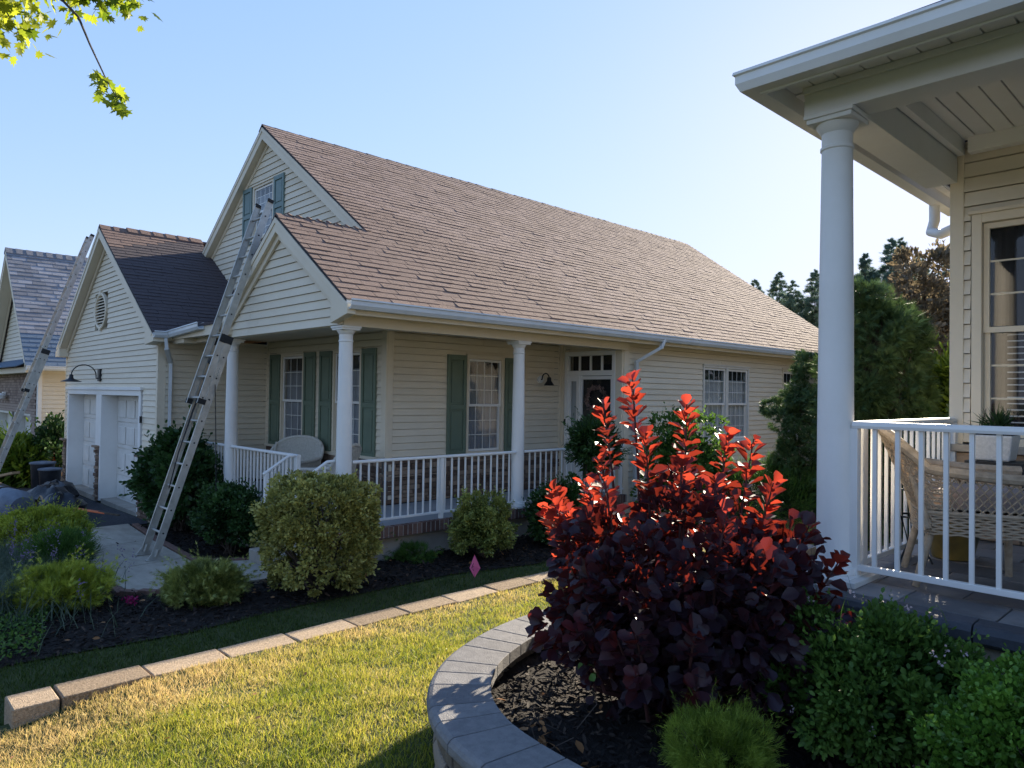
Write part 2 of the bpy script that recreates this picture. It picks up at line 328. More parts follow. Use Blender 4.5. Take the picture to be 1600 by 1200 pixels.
def bush(name, label, cat, base, rad, m, tmpl='oval', size=.05, nclump=60, rc=.12, nleaf=2000, zc=None, up=.3, group=None, zmin=-.6, stem=8, core=True,
         outward=1., lump=.12, fname='foliage', sv=.3, shell=(.72, 1.), sr=.012, box=0):
    base = Vector(base); t = thing(name, label, cat, base, group)
    c = base+Vector((0, 0, zc if zc is not None else rad[2]*.85))
    P, D, N, tt, cc = crown(c, rad, nclump, rc, nleaf, up, zmin=zmin, outward=outward, lump=lump, shell=shell, box=box)
    P[:, 2] = np.maximum(P[:, 2], base.z+.02)
    S = size*rng.uniform(1-sv, 1+sv, len(P))
    k_ = rng.integers(0, len(P), len(P)//45); oc = nrm(P[k_]-np.array(c)); sh = np.repeat(k_, 5); st = np.tile(np.arange(5)/5+.2, len(k_))[:, None]*size*2.2
    P = np.vstack([P, P[sh]+np.repeat(oc+np.array([0, 0, .4]), 5, 0)*st]); D = np.vstack([D, nrm(np.repeat(oc, 5, 0)+rng.normal(0, .7, (len(sh), 3)))]); N = np.vstack([N, rdir(len(sh))]); tt = np.concatenate([tt, np.clip(tt[sh]+.2, 0, 1)]); S = np.concatenate([S, S[sh]*.85])
    if core:
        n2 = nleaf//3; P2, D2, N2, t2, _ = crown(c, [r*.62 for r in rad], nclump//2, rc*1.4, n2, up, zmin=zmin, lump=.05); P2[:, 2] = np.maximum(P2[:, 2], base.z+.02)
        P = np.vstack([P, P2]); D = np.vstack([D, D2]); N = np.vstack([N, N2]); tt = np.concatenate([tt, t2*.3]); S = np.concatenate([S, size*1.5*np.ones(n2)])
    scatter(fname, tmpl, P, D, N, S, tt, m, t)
    if stem: stems(t, base, cc[rng.integers(0, len(cc), stem)]*.85+np.array(c)*.15, M['twig'], sr)
    return t
# ------------------------------------------------------------------ setting
def sm(t): t = min(1, max(0, t)); return t*t*(3-2*t)
def gz(x, y):
    if x > -4.97:
        t = sm((-2.7-x)/2.1)
        return -.02-.195*t-.13*t*sm((1.55-y)/1.1)-.25*sm((.3-y)/6)*(1-t)
    z = float(np.interp(x, [-60, -30, -22, -13, -9, -7.6, -5], [-.9, -.85, -.78, -.67, -.62, -.5, -.5]))
    return z-.05*sm((3.5-y)/2)+.3*sm((y-12)/10)*(1 if x > -7.6 else 0)
gxs = sorted(set([-900, -400, -200, -120, -80, -60]+[round(-45+i*.9, 3) for i in range(30)]+[round(-18+i*.3, 3) for i in range(43)]+[-5.1, -4.975, -4.965]+[round(-4.9+i*.2, 3) for i in range(30)]+[2, 5, 10, 20, 40, 80, 200, 500, 900]))
gys = sorted(set([-900, -400, -150, -60, -30, -15]+[round(-8+i*.3, 3) for i in range(75)]+[15, 17, 20, 24, 30, 40, 60, 100, 200, 500, 900]))
b = MB(); vs = [(x, y, gz(x, y)) for x in gxs for y in gys]; ny = len(gys)
b.add(vs, [(i*ny+j, (i+1)*ny+j, (i+1)*ny+j+1, i*ny+j+1) for i in range(len(gxs)-1) for j in range(ny-1)])
b.build('ground', M['ground'], kind='structure', smooth=False)
def sheet(name, poly, dz, m, zf=gz, thick=0, parent=None, kind='structure', step=.35, **kw):
    # polygon triangulated with interior points so that it follows the ground
    P2 = []; n = len(poly)
    for i in range(n):
        a = Vector(poly[i]); c = Vector(poly[(i+1) % n]); k = max(1, int((c-a).length/step))
        for j in range(k): P2.append(a.lerp(c, j/k))
    nb = len(P2); xs = [p[0] for p in poly]; ys = [p[1] for p in poly]
    def inside(x, y):
        r = False
        for i in range(n):
            (x0, y0), (x1, y1) = poly[i], poly[(i+1) % n]
            if (y0 > y) != (y1 > y) and x < (x1-x0)*(y-y0)/(y1-y0)+x0: r = not r
        return r
    x = min(xs)+step/2
    while x < max(xs):
        y = min(ys)+step/2
        while y < max(ys):
            if inside(x, y) and min((Vector((x, y))-q).length for q in P2[:nb]) > step*.45: P2.append(Vector((x, y)))
            y += step
        x += step
    r = geometry.delaunay_2d_cdt(P2, [(i, (i+1) % nb) for i in range(nb)], [list(range(nb))], 1, 1e-5)
    b = MB(); V = [(p.x, p.y, zf(p.x, p.y)+dz) for p in r[0]]; b.add(V, [list(q) for q in r[2]])
    if thick:
        V2 = [(p.x, p.y, zf(p.x, p.y)+dz) for p in P2[:nb]]; b.add(V2+[(x, y, z-thick) for x, y, z in V2], [(i, i+nb, (i+1) % nb+nb, (i+1) % nb) for i in range(nb)])
    return b.build(name, m, parent, kind=kind, **kw)
# mulch beds on the far side of the retaining wall
BED = [(-7.62, -1.5), (-7.2, -.6), (-6.9, .3), (-6.72, 1.03), (-6.68, 1.6), (-6.52, 2.4), (-6.55, 3.4), (-6.52, 4.4), (-6.55, 5.3), (-6.28, 6.4), (-6.2, 8), (-6.2, 16), (-7.66, 16),
       (-7.66, 4.4), (-8.95, 4.4), (-10.9, 4.42), (-12.9, 4.42), (-12.95, 3.7), (-13.0, 3.45), (-13.0, 2.8), (-13.0, -.5)]
sheet('mulch_bed', BED, .015, M['soil'], step=.5)
sheet('driveway', [(-13.1, -14), (-13.1, 4.1), (-19.75, 4.1), (-21.3, 2.2), (-21.3, -14)], .02, M['asphalt'], step=1.2)
WALK = [[(-13.1, 2.88), (-11.4, 2.62), (-11.4, 3.56), (-13.1, 3.72)], [(-11.38, 2.62), (-9.8, 2.48), (-9.8, 3.47), (-11.38, 3.56)],
        [(-9.78, 2.48), (-8.4, 2.42), (-7.95, 2.8), (-8.6, 3.2), (-9.49, 3.45), (-9.78, 3.47)], [(-7.94, 2.82), (-7.62, 3.5), (-7.6, 4.38), (-8.92, 4.38), (-9.0, 4.12), (-9.47, 3.46), (-8.6, 3.22)]]
wk = thing('front_walk', 'curved grey concrete walk from the driveway to the porch steps', 'walk', (-10, 3.2, -.6)); wk['kind'] = 'structure'
for q in WALK: sheet('paving_slab', q, .05, M['walk'], thick=.12, parent=wk, kind=None, step=.6)
# sills of brick edging beside the walk
b = MB()
for (x0, y0), (x1, y1) in (((-11.4, 3.64), (-13.0, 3.8)), ((-9.55, 3.52), (-11.4, 3.64)), ((-9.05, 4.2), (-9.55, 3.52)), ((-8.42, 2.34), (-9.8, 2.40)), ((-7.9, 2.72), (-8.42, 2.34))):
    n = int(math.hypot(x1-x0, y1-y0)/.2)
    for i in range(n):
        p = Vector((x0, y0, 0)).lerp(Vector((x1, y1, 0)), i/n); q = Vector((x0, y0, 0)).lerp(Vector((x1, y1, 0)), (i+.94)/n)
        p.z = q.z = gz(p.x, p.y)+.02; b.beam(p, q, .09, .08)
b.build('brick_edging', M['brick'], label='low brown brick edging beside the concrete walk', cat='edging', bevel=.005, kind='stuff')

# retaining wall of tan blocks
rw = thing('retaining_wall', 'long low retaining wall of tan textured blocks between the two lawns', 'retaining wall', (-4.98, 4, -.5))
ys_ = [.80, 1.045]+[1.045+.498*i for i in range(1, 26)]
for i, (a, c) in enumerate(zip(ys_[:-1], ys_[1:])):
    j = rng.normal(0, .004); dz = rng.normal(0, .004)
    t_ = rng.normal(0, .004, 4); MB().hexa([(-5.105+j, a+.007, -.40), (-4.86+j, a+.007, -.40), (-4.86+j, c-.007, -.40), (-5.105+j, c-.007, -.40), (-5.105+j, a+.007, -.20+dz+t_[0]), (-4.86+j+t_[3], a+.007, -.20+dz+t_[1]), (-4.86+j, c-.007, -.20+dz+t_[2]), (-5.105+j, c-.007, -.20+dz)]).build('block', M['cap_tan'], rw, bevel=.009)
b = MB()
for i in range(24): b.box((-5.09, .83+i*.5, -.62), (-4.875, .83+i*.5+.485, -.408))
b.build('lower_course', M['cap_tan'], rw, bevel=.01)

# curved raised bed of the near house
def cr(pts, n):
    o = []; P = [np.array(p, float) for p in pts]
    for i in range(1, len(P)-2):
        for k in range(n):
            t = k/n; a, b_, c, d = P[i-1:i+3]
            o.append(.5*((2*b_)+(-a+c)*t+(2*a-5*b_+4*c-d)*t*t+(-a+3*b_-3*c+d)*t**3))
    return o
CURVE = [(-3.0, 10), (-3.0, 7), (-3.03, 5), (-3.05, 4), (-3.045, 3.3), (-3.01, 2.85), (-2.9, 2.47), (-2.745, 2.17), (-2.51, 1.92), (-2.24, 1.765), (-1.95, 1.69), (-1.5, 1.66), (-1.0, 1.65), (0, 1.65), (2, 1.65), (4, 1.65), (6, 1.65)]
cp = cr(CURVE, 24); sarc = np.concatenate([[0], np.cumsum([np.linalg.norm(cp[i+1]-cp[i]) for i in range(len(cp)-1)])])
cpx = np.array([p[0] for p in cp]); cpy = np.array([p[1] for p in cp])
def cpt(s, off=0):
    x = np.interp(s, sarc, cpx); y = np.interp(s, sarc, cpy); x2 = np.interp(s+.02, sarc, cpx); y2 = np.interp(s+.02, sarc, cpy)
    x1 = np.interp(s-.02, sarc, cpx); y1 = np.interp(s-.02, sarc, cpy); d = np.array([x2-x1, y2-y1]); d /= np.linalg.norm(d)
    return np.array([x, y])+np.array([-d[1], d[0]])*off      # positive = inward (left of travel)
CZ = .31
cw = thing('curved_planter_wall', 'curved raised planter wall with grey bullnose capstones around the near flower bed', 'planter wall', (-2.7, 2.5, 0))
s = .6; i = 0
while s < sarc[-1]-.3:
    L_ = (.15, .15, .23)[i % 3]; i += 1
    prof = [(0, -.058), (-.004, -.045), (-.004, -.022), (.006, -.008), (.022, 0), (.275, 0), (.275, -.058)]
    ring = []
    for q in (s+.003, s+L_/2, s+L_-.003):
        ring.append([(*cpt(q, u), CZ+v_) for u, v_ in prof])
    n = len(prof); b = MB(); b.add(sum(ring, []), [list(range(n)), list(range(2*n, 3*n))[::-1]]+[(r*n+k, (r+1)*n+k, (r+1)*n+(k+1) % n, r*n+(k+1) % n) for r in range(2) for k in range(n)])
    b.build('capstone', M['cap_grey'], cw, smooth=False, bevel=.0025); s += L_
for c_ in range(4):
    s = .6+.13*(c_ % 2)
    while s < sarc[-1]-.4:
        L_ = rng.uniform(.2, .34); z1 = CZ-.060-.115*c_; z0 = z1-.11; ring = []; j = rng.uniform(0, .012)
        for q in (s+.004, s+L_/2, s+L_-.004): ring.append([(*cpt(q, u), z) for u, z in ((.05-j, z0+.006), (.038-j, z0+.03), (.036-j, z1-.03), (.05-j, z1-.004), (.22, z1), (.22, z0))])
        n = 6; b = MB(); b.add(sum(ring, []), [list(range(n)), list(range(2*n, 3*n))[::-1]]+[(r*n+k, (r+1)*n+k, (r+1)*n+(k+1) % n, r*n+(k+1) % n) for r in range(2) for k in range(n)])
        b.build('wall_block', M['wallblock'], cw, bevel=.006); s += L_
inner = [tuple(cpt(q, .2)) for q in np.linspace(.6, sarc[-1]-.2, 60)]
sheet('planter_soil', inner+[(5.8, 3.75), (-1.52, 3.75), (-1.52, 10)], 0, M['soil'], zf=lambda x, y: .16+.03*math.sin(x*5)*math.sin(y*4), step=.3)

# grass blades
def blades(name, pts, h, wd, tint, m, lean=.35, **kw):
    n = len(pts); a = rng.uniform(0, 6.28, n); X = np.stack([np.cos(a), np.sin(a), 0*a], 1); L = rng.normal(0, lean, (n, 2)); H = h*rng.uniform(.55, 1.25, n)
    up = nrm(np.stack([L[:, 0], L[:, 1], np.ones(n)], 1)); tip = pts+up*H[:, None]+np.stack([L[:, 0]*H*.5, L[:, 1]*H*.5, 0*H], 1); mid = pts+up*(H*.5)[:, None]
    W = wd*rng.uniform(.7, 1.3, n); V = np.stack([pts-X*W[:, None]/2, pts+X*W[:, None]/2, mid+X*W[:, None]*.4, mid-X*W[:, None]*.4, tip], 1).reshape(-1, 3)
    k = np.arange(n)*5; Fc = np.concatenate([np.stack([k, k+1, k+2], 1), np.stack([k, k+2, k+3], 1), np.stack([k+3, k+2, k+4], 1)])
    return npmesh(name, V, Fc, 3, np.repeat(tint, 5), [m], kind='stuff', **kw)
def vn(x, y, s, k):
    r = np.random.default_rng(k); o = 0
    for i in range(7):
        a = r.uniform(0, 6.28); f_ = s*r.uniform(.5, 1.8); o = o+np.sin((x*math.cos(a)+y*math.sin(a))*f_+r.uniform(0, 6.28))
    return o/4.5
gzv = np.vectorize(gz)
xs, ys = [], []
for (x0, x1, y0, y1, n) in ((-4.9, -2.2, .3, 3.2, 62000), (-4.9, -2.9, 3.2, 6.5, 34000), (-4.9, -2.9, 6.5, 14, 22000)):
    xs.append(rng.uniform(x0, x1, n)); ys.append(rng.uniform(y0, y1, n))
x = np.concatenate(xs); y = np.concatenate(ys)
cx = np.interp(y, cpy[:200][::-1] if cpy[0] < cpy[199] else cpy[:200][::-1], cpx[:200][::-1])
keep = (x < np.where(y > 1.7, cx+.06, -1.6)); keep &= ~((x < -4.855) & (y > .79)); x = x[keep]; y = y[keep]
dry = np.clip(1.2-(x+4.85)/.85, 0, 1)*.72+np.clip((2.1-y)*.4, 0, .45)*np.clip(.9-(x+4.2)/.8, 0, 1)+.30*vn(x, y, 2.2, 1)+.22*vn(x, y, 9, 2)
dry = np.clip(dry*np.clip(1.25-(y-5)*.1, .5, 1.2), 0, 1); tint = np.clip(.24+.80*dry+rng.normal(0, .19, len(x)), 0, 1)
blades('lawn_grass', np.stack([x, y, gzv(x, y)-.004], 1), .040*np.clip(1+.35*vn(x, y, 14, 5), .4, 1.7), .0042, tint, M['blade'])
xs, ys = [], []
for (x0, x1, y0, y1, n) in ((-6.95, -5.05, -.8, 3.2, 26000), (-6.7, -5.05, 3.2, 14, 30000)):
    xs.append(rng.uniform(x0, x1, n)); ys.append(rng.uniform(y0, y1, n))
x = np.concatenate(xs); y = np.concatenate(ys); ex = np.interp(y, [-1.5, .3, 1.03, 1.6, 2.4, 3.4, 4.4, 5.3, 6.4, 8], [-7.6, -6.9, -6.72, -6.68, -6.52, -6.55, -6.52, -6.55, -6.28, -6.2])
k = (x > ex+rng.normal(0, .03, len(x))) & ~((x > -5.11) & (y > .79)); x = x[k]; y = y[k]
blades('shade_toned_grass', np.stack([x, y, gzv(x, y)-.004], 1), .05, .006, rng.uniform(0, 1, len(x)), M['blade_shade'])
n = 9000; x = rng.uniform(-12, -6.9, n); y = rng.uniform(-6, -.5, n); x2 = rng.uniform(-4.9, 0, n); y2 = rng.uniform(-4, .3, n)
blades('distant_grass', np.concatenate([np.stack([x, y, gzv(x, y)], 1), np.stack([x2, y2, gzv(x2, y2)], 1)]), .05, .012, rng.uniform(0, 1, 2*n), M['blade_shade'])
# mulch chips
def inpoly(x, y, poly):
    r = np.zeros(len(x), bool); n = len(poly)
    for i in range(n):
        (x0, y0), (x1, y1) = poly[i], poly[(i+1) % n]
        if y0 == y1: continue
        r ^= ((y0 > y) != (y1 > y)) & (x < (x1-x0)*(y-y0)/(y1-y0)+x0)
    return r
def chips(name, poly, n, s, zf, box):
    x = rng.uniform(box[0], box[1], n); y = rng.uniform(box[2], box[3], n); k = inpoly(x, y, poly); x = x[k]; y = y[k]; n = len(x)
    for q in WALK+[[(-8.9, 3.4), (-7.6, 3.4), (-7.6, 4.5), (-8.9, 4.5)]]: k = ~inpoly(x, y, q); x = x[k]; y = y[k]
    n = len(x); D = nrm(np.stack([rng.normal(size=n), rng.normal(size=n), rng.normal(0, .35, n)], 1)); N = nrm(np.array([0, 0, 1.])+rng.normal(0, .5, (n, 3)))
    scatter(name, 'narrow', np.stack([x, y, zf(x, y)+rng.uniform(.0, .02, n)], 1), D, N, s*rng.uniform(.5, 1.5, n), rng.uniform(0, 1, n)**2.2, M['chips'], kind='stuff')
chips('mulch', BED, 52000, .055, lambda x, y: gzv(x, y)+.018, (-13, -6.2, -.5, 9))
NB = inner+[(5.8, 3.75), (-1.52, 3.75), (-1.52, 10)]
chips('planter_mulch', NB, 22000, .04, lambda x, y: .165+0*x, (-3, .6, 1.7, 5))
n = 2600; x = rng.uniform(-4.8, -2.6, n); y = rng.uniform(.6, 6, n); k = (vn(x, y, 5, 21) > .62) & (x < np.interp(y, cpy[:200][::-1], cpx[:200][::-1])-.1); x = x[k]; y = y[k]; n = len(x)
scatter('clover', 'round', np.stack([x, y, gzv(x, y)+rng.uniform(.02, .045, n)], 1), rdir(n)*np.array([1, 1, .3]), np.array([0, 0, 1.])+rng.normal(0, .3, (n, 3)), .014, rng.uniform(0, 1, n), M['midgreen'], kind='stuff')
n = 60; x = rng.uniform(-4.8, -3.2, n); y = rng.uniform(.7, 5, n)
scatter('lawn_litter', 'oval', np.stack([x, y, gzv(x, y)+.035], 1), rdir(n)*np.array([1, 1, .3]), np.array([0, 0, 1.])+rng.normal(0, .4, (n, 3)), rng.uniform(.012, .032, n), rng.uniform(0, 1, n), M['dryleaf'], kind='stuff')
# a few fallen dry leaves
for nm, (x0, x1, y0, y1), n, z in (('fallen_leaves', (-8.6, -6.6, 1.2, 7), 60, None), ('planter_litter', (-2.7, -.5, 1.9, 3.4), 30, .19)):
    x = rng.uniform(x0, x1, n); y = rng.uniform(y0, y1, n); zz = gzv(x, y)+.05 if z is None else z+0*x
    scatter(nm, 'oval', np.stack([x, y, zz], 1), np.stack([rng.normal(size=n), rng.normal(size=n), rng.normal(0, .3, n)], 1), np.array([0, 0, 1.])+rng.normal(0, .4, (n, 3)), rng.uniform(.03, .07, n), rng.uniform(0, 1, n), M['dryleaf'], kind='stuff')
# ------------------------------------------------------------------ building helpers
class W_:
    def __init__(s, o, u, n): s.o = Vector((*o, 0)); s.u = Vector((*u, 0)); s.n = Vector((*n, 0))
    def p(s, u, z, d=0.): return s.o+s.u*u+s.n*d+Vector((0, 0, z))
def wb(b, W, u0, u1, z0, z1, d0, d1, mi=0):
    return b.hexa([W.p(u0, z0, d1), W.p(u1, z0, d1), W.p(u1, z0, d0), W.p(u0, z0, d0), W.p(u0, z1, d1), W.p(u1, z1, d1), W.p(u1, z1, d0), W.p(u0, z1, d0)], mi)
def cutseg(a, c, hs):
    out = [(a, c)]
    for h0, h1 in hs:
        nw = []
        for s, e in out:
            if h1 <= s or h0 >= e: nw.append((s, e)); continue
            if h0 > s: nw.append((s, h0))
            if h1 < e: nw.append((h1, e))
        out = nw
    return [q for q in out if q[1]-q[0] > .03]
def wall(house, W, uL, uR, z0, z1, m, expo=.1, holes=(), name='wall', poly=None, back=.15, stuff=False, label=None):
    """lap siding: each board its own object, on a sheathing panel behind"""
    fL = uL if callable(uL) else (lambda z: uL); fR = uR if callable(uR) else (lambda z: uR)
    if poly is None: poly = [(fL(z0), z0), (fR(z0), z0), (fR(z1), z1), (fL(z1), z1)]
    b = MB(); b.prism([W.p(u, z, -back) for u, z in poly], W.n*-.05)
    wl = b.build(name, M['trim'], house, label=label)
    z = z0; acc = MB()
    while z < z1-.01:
        t = min(z+expo, z1); a0, a1, c0, c1 = fL(z), fR(z), fL(t), fR(t)
        hh = [(h[0], h[1]) for h in holes if h[2] < t-.001 and h[3] > z+.001]
        segs = [(s, e, z, t) for s, e in cutseg(min(a0, c0), max(a1, c1), hh)]
        for h in holes:
            if h[2] < t-.001 and h[3] > z+.001:
                if h[2] > z+.015: segs.append((h[0], h[1], z, h[2]))
                if h[3] < t-.015: segs.append((h[0], h[1], h[3], t))
        sg2 = []
        for s, e, q0, q1 in segs:
            if e-s > 3.2: m_ = rng.uniform(s+.8, e-.8); sg2 += [(s, m_-.0015, q0, q1), (m_+.0015, e, q0, q1)]
            else: sg2.append((s, e, q0, q1))
        for s, e, q0, q1 in sg2:
            lo = lambda zz: max(s, fL(zz)); hi = lambda zz: min(e, fR(zz))
            if hi(q0)-lo(q0) < .02: continue
            q1b = q1
            if hi(q1) <= lo(q1): q1b = q0+(q1-q0)*.7
            r1a, r1b = lo(q1b), max(hi(q1b), lo(q1b)+.002)
            b = acc if stuff else MB(); d0 = .020; d1 = .003; q0 += .005
            b.hexa([W.p(lo(q0), q0, d0), W.p(hi(q0), q0, d0), W.p(hi(q0), q0+.004, -.03), W.p(lo(q0), q0+.004, -.03),
                    W.p(r1a, q1b, d1), W.p(r1b, q1b, d1), W.p(r1b, q1b, -.03), W.p(r1a, q1b, -.03)])
            if not stuff: b.build('siding_board', m, wl)
        z = t
    if stuff: acc.build('siding_boards', m, wl)
    return wl
UNIT = MB().box((0, -.5, 0), (1, .5, 1)).mesh('unit_box', [])
PANE = {}
def pane(W, parent, u0, u1, z0, z1, d, m='glass'):
    b = MB(); b.add([W.p(u0, z0, d), W.p(u1, z0, d), W.p(u1, z1, d), W.p(u0, z1, d)], [(0, 1, 2, 3)]); return b.build('pane', M[m], parent)
def window(house, W, u0, u1, z0, z1, cols=4, rows=3, fm='trim', cur='curtain', casing=.045, sill=True, dep=.03, label=None, top_dark=.16, mun='white'):
    b = MB(); c = casing
    wb(b, W, u0-c, u0, z0-c, z1+c, -.1, dep); wb(b, W, u1, u1+c, z0-c, z1+c, -.1, dep); wb(b, W, u0, u1, z1, z1+c, -.1, dep); wb(b, W, u0, u1, z0-c, z0, -.1, dep)
    wb(b, W, u0-c-.02, u1+c+.02, z1+c, z1+c+.025, -.01, dep+.02)
    win = b.build('window', M[fm], house, bevel=.004, label=label)
    if sill: b = MB(); wb(b, W, u0-c-.02, u1+c+.02, z0-c-.03, z0-c, -.02, dep+.035); b.build('sill', M[fm], win, bevel=.004)
    zm = (z0+z1)/2
    for (a, e, d) in ((zm-.02, z1-.004, -.012), (z0+.004, zm+.02, -.04)):
        b = MB(); f = .038
        wb(b, W, u0+.003, u0+f, a, e, d-.02, d+.012); wb(b, W, u1-f, u1-.003, a, e, d-.02, d+.012)
        wb(b, W, u0+f, u1-f, e-f, e, d-.02, d+.012); wb(b, W, u0+f, u1-f, a, a+f, d-.02, d+.012)
        b.build('sash', M[fm] if mun != 'white' else M['white'], win)
        iu0, iu1, iz0, iz1 = u0+f, u1-f, a+f, e-f; du = (iu1-iu0)/cols; dz = (iz1-iz0)/rows
        b = MB()
        for i in range(1, cols): wb(b, W, iu0+i*du-.006, iu0+i*du+.006, iz0, iz1, d-.008, d+.0005)
        for j in range(1, rows): wb(b, W, iu0, iu1, iz0+j*dz-.006, iz0+j*dz+.006, d-.009, d)
        b.build('muntins', M['white'] if mun == 'white' else M[fm], win)
        for i in range(cols):
            for j in range(rows): pane(W, win, iu0+i*du+.004, iu0+(i+1)*du-.004, iz0+j*dz+.004, iz0+(j+1)*dz-.004, d+.004)
    # gathered curtain and a dark panel that paints the unlit room behind
    b = MB(); n = 40; top = z1-top_dark*(z1-z0); vs = []
    for i in range(n+1):
        u = u0+(u1-u0)*i/n; d = -.075+.008*math.sin(i*1.3)+.004*math.sin(i*2.9+1); vs += [W.p(u, z0, d), W.p(u, top, d)]
    b.add(vs, [(2*i, 2*i+2, 2*i+3, 2*i+1) for i in range(n)]); b.build('curtain', M[cur], win)
    b = MB(); wb(b, W, u0, u1, z0, z1, -.125, -.11); b.build('dark_room_panel', M['dark'], win)
    return win
def shutter(house, W, u0, u1, z0, z1, m='shutter'):
    b = MB(); f = .055; zm = z0+(z1-z0)*.46; d0, d1 = .015, .045
    wb(b, W, u0, u0+f, z0, z1, d0, d1); wb(b, W, u1-f, u1, z0, z1, d0, d1)
    for a, e in ((z0, z0+.09), (zm, zm+.08), (z1-.08, z1)): wb(b, W, u0+f, u1-f, a, e, d0, d1-.001)
    sh = b.build('shutter', M[m], house, bevel=.004)
    for a, e in ((z0+.09, zm), (zm+.08, z1-.08)):
        b = MB(); wb(b, W, u0+f, u1-f, a, e, d0, d1-.02); wb(b, W, u0+f+.03, u1-f-.03, a+.03, e-.03, d1-.02, d1-.008); b.build('panel', M[m], sh, bevel=.006)
    return sh
def column(house, x, y, z0, z1, r=.095, m='white'):
    b = MB(); b.box((x-r*1.45, y-r*1.45, z0), (x+r*1.45, y+r*1.45, z0+.035)); c = b.build('column', M[m], house, bevel=.005)
    H = z1-z0
    prof = [(r*1.32, .036), (r*1.36, .05), (r*1.32, .07), (r*1.12, .075), (r*1.12, .088), (r*1.02, .098), (r*1.0, .11), (r*1.0, H*.33), (r*.95, H*.6), (r*.86, H-.20), (r*.86, H-.19), (r*.94, H-.185), (r*.94, H-.172),
            (r*.86, H-.165), (r*.86, H-.10), (r*.92, H-.095), (r*1.15, H-.06), (r*1.18, H-.05)]
    MB().lathe(prof, (x, y, z0), 40).build('shaft', M[m], c, smooth=True)
    b = MB(); b.box((x-r*1.3, y-r*1.3, z1-.049), (x+r*1.3, y+r*1.3, z1-.025)); b.box((x-r*1.42, y-r*1.42, z1-.0245), (x+r*1.42, y+r*1.42, z1-.001)); b.build('capital', M[m], c, bevel=.003)
    return c
BAL = MB().box((-.0095, -.0095, 0), (.0095, .0095, 1)).mesh('baluster', [M['white']])
def railing(house, p0, p1, zf, zt, zb, sp=.122, posts=(), name='railing', label=None, tr=.021, bw=1.):
    """horizontal railing between two points (x, y): rails, balusters and posts"""
    p0 = Vector((*p0, 0)); p1 = Vector((*p1, 0)); L = (p1-p0).length; d = (p1-p0)/L; ang = math.atan2(d.y, d.x); n = Vector((-d.y, d.x, 0))
    b = MB(); prof = [(-.024, -.018), (.024, -.018), (.028, -.004), (.024, .01), (.012, .018), (-.012, .018), (-.024, .01), (-.028, -.004)]
    b.extrude(prof, p0+Vector((0, 0, zt-.018)), p1+Vector((0, 0, zt-.018)), n, (0, 0, 1)); r = b.build(name, M['white'], house, label=label)
    b = MB(); b.beam(p0+Vector((0, 0, zb)), p1+Vector((0, 0, zb)), .034, .03); b.build('bottom_rail', M['white'], r, bevel=.003)
    k = max(1, round(L/sp)); pd = [q*L for q in posts]
    for i in range(1, k):
        s = L*i/k
        if any(abs(s-q) < .05 for q in pd): continue
        q = p0+d*s; inst('baluster', BAL, r, (q.x, q.y, zb+.014), (0, 0, ang), (bw, bw, zt-.036-zb-.014))
    for q in pd:
        c = p0+d*q; b = MB(); h = .026
        b.hexa([c+d*sx*h+n*sy*h+Vector((0, 0, z)) for z in (zf, zt-.037) for sx, sy in ((-1, -1), (1, -1), (1, 1), (-1, 1))]); b.build('post', M['white'], r, bevel=.003)
    return r
def slab(house, pts, m, name='roof', th=.05, label=None):
    n = (Vector(pts[1])-Vector(pts[0])).cross(Vector(pts[2])-Vector(pts[0])).normalized()
    if n.z < 0: n = -n
    return MB().prism(pts, -n*th).build(name, m, house, label=label)
TAB = None
def tabs(roof, O, A, U, cells, m, expo, cut=300, wj=.31, single=None, names=('shingle', 'shingles'), th=.009, stag=.5, keepfn=None, tintfn=None, jit=.0022):
    """shingle tabs: O origin at the eave, A unit vector along the courses, U unit vector up the slope; cells(row, s0, s1) -> clipped span list"""
    O = Vector(O); A = Vector(A).normalized(); U = Vector(U).normalized(); N = A.cross(U).normalized()
    if N.z < 0: N = -N
    items = []
    row = 0
    while True:
        spans = cells(row*expo, (row+1)*expo)
        if spans is None: break
        for s0, s1 in spans:
            s = s0-(row*stag % 1)*wj-rng.uniform(0, .03)
            while s < s1:
                w2 = wj*rng.uniform(.9, 1.1); a = max(s, s0); e = min(s+w2, s1)
                if e-a > .04: items.append((row, a, e))
                s += w2
        row += 1
    camp = Vector((0, 0, 1.6))
    def verts(row, a, e):
        g = .004; j = rng.normal(0, jit); y0 = row*expo+rng.normal(0, .002); y1 = (row+1)*expo+.012
        q = [(a+g, y0, .001), (e-g, y0, .001), (e-g, y1, .0005), (a+g, y1, .0005), (a+g, y0, th+.003+j), (e-g, y0, th+.003+j), (e-g, y1, .0035), (a+g, y1, .0035)]
        return [O+A*x+U*y+N*z for x, y, z in q]
    items.sort(key=lambda it: (O+A*((it[1]+it[2])/2)+U*(it[0]*expo)-camp).length)
    acc = MB()
    for i, it in enumerate(items):
        q = verts(*it); c = (q[0]+q[2])/2
        mm = tintfn(c) if tintfn else 0
        if i < cut: MB().add(q, [(4, 5, 6, 7), (0, 1, 5, 4), (1, 2, 6, 5), (3, 0, 4, 7)], 0, .001).build(names[0], m[mm] if isinstance(m, list) else m, roof)
        else: acc.add(q, [(4, 5, 6, 7), (0, 1, 5, 4), (1, 2, 6, 5), (3, 0, 4, 7)], mm, rng.uniform(0.001, 1))
    if acc.v: acc.build(names[1], m, roof, kind='stuff')
GUT = [(0, 0), (0, .115), (.012, .115), (.014, .02), (.085, .02), (.105, .05), (.105, .112), (.122, .118), (.126, .10), (.112, .092), (.112, .045), (.088, .0)]
def gutter(house, p0, p1, out, m='gutter', k=1.):
    return MB().extrude([(u*k, v*k) for u, v in GUT], p0, p1, out, (0, 0, 1)).build('gutter', M[m], house)
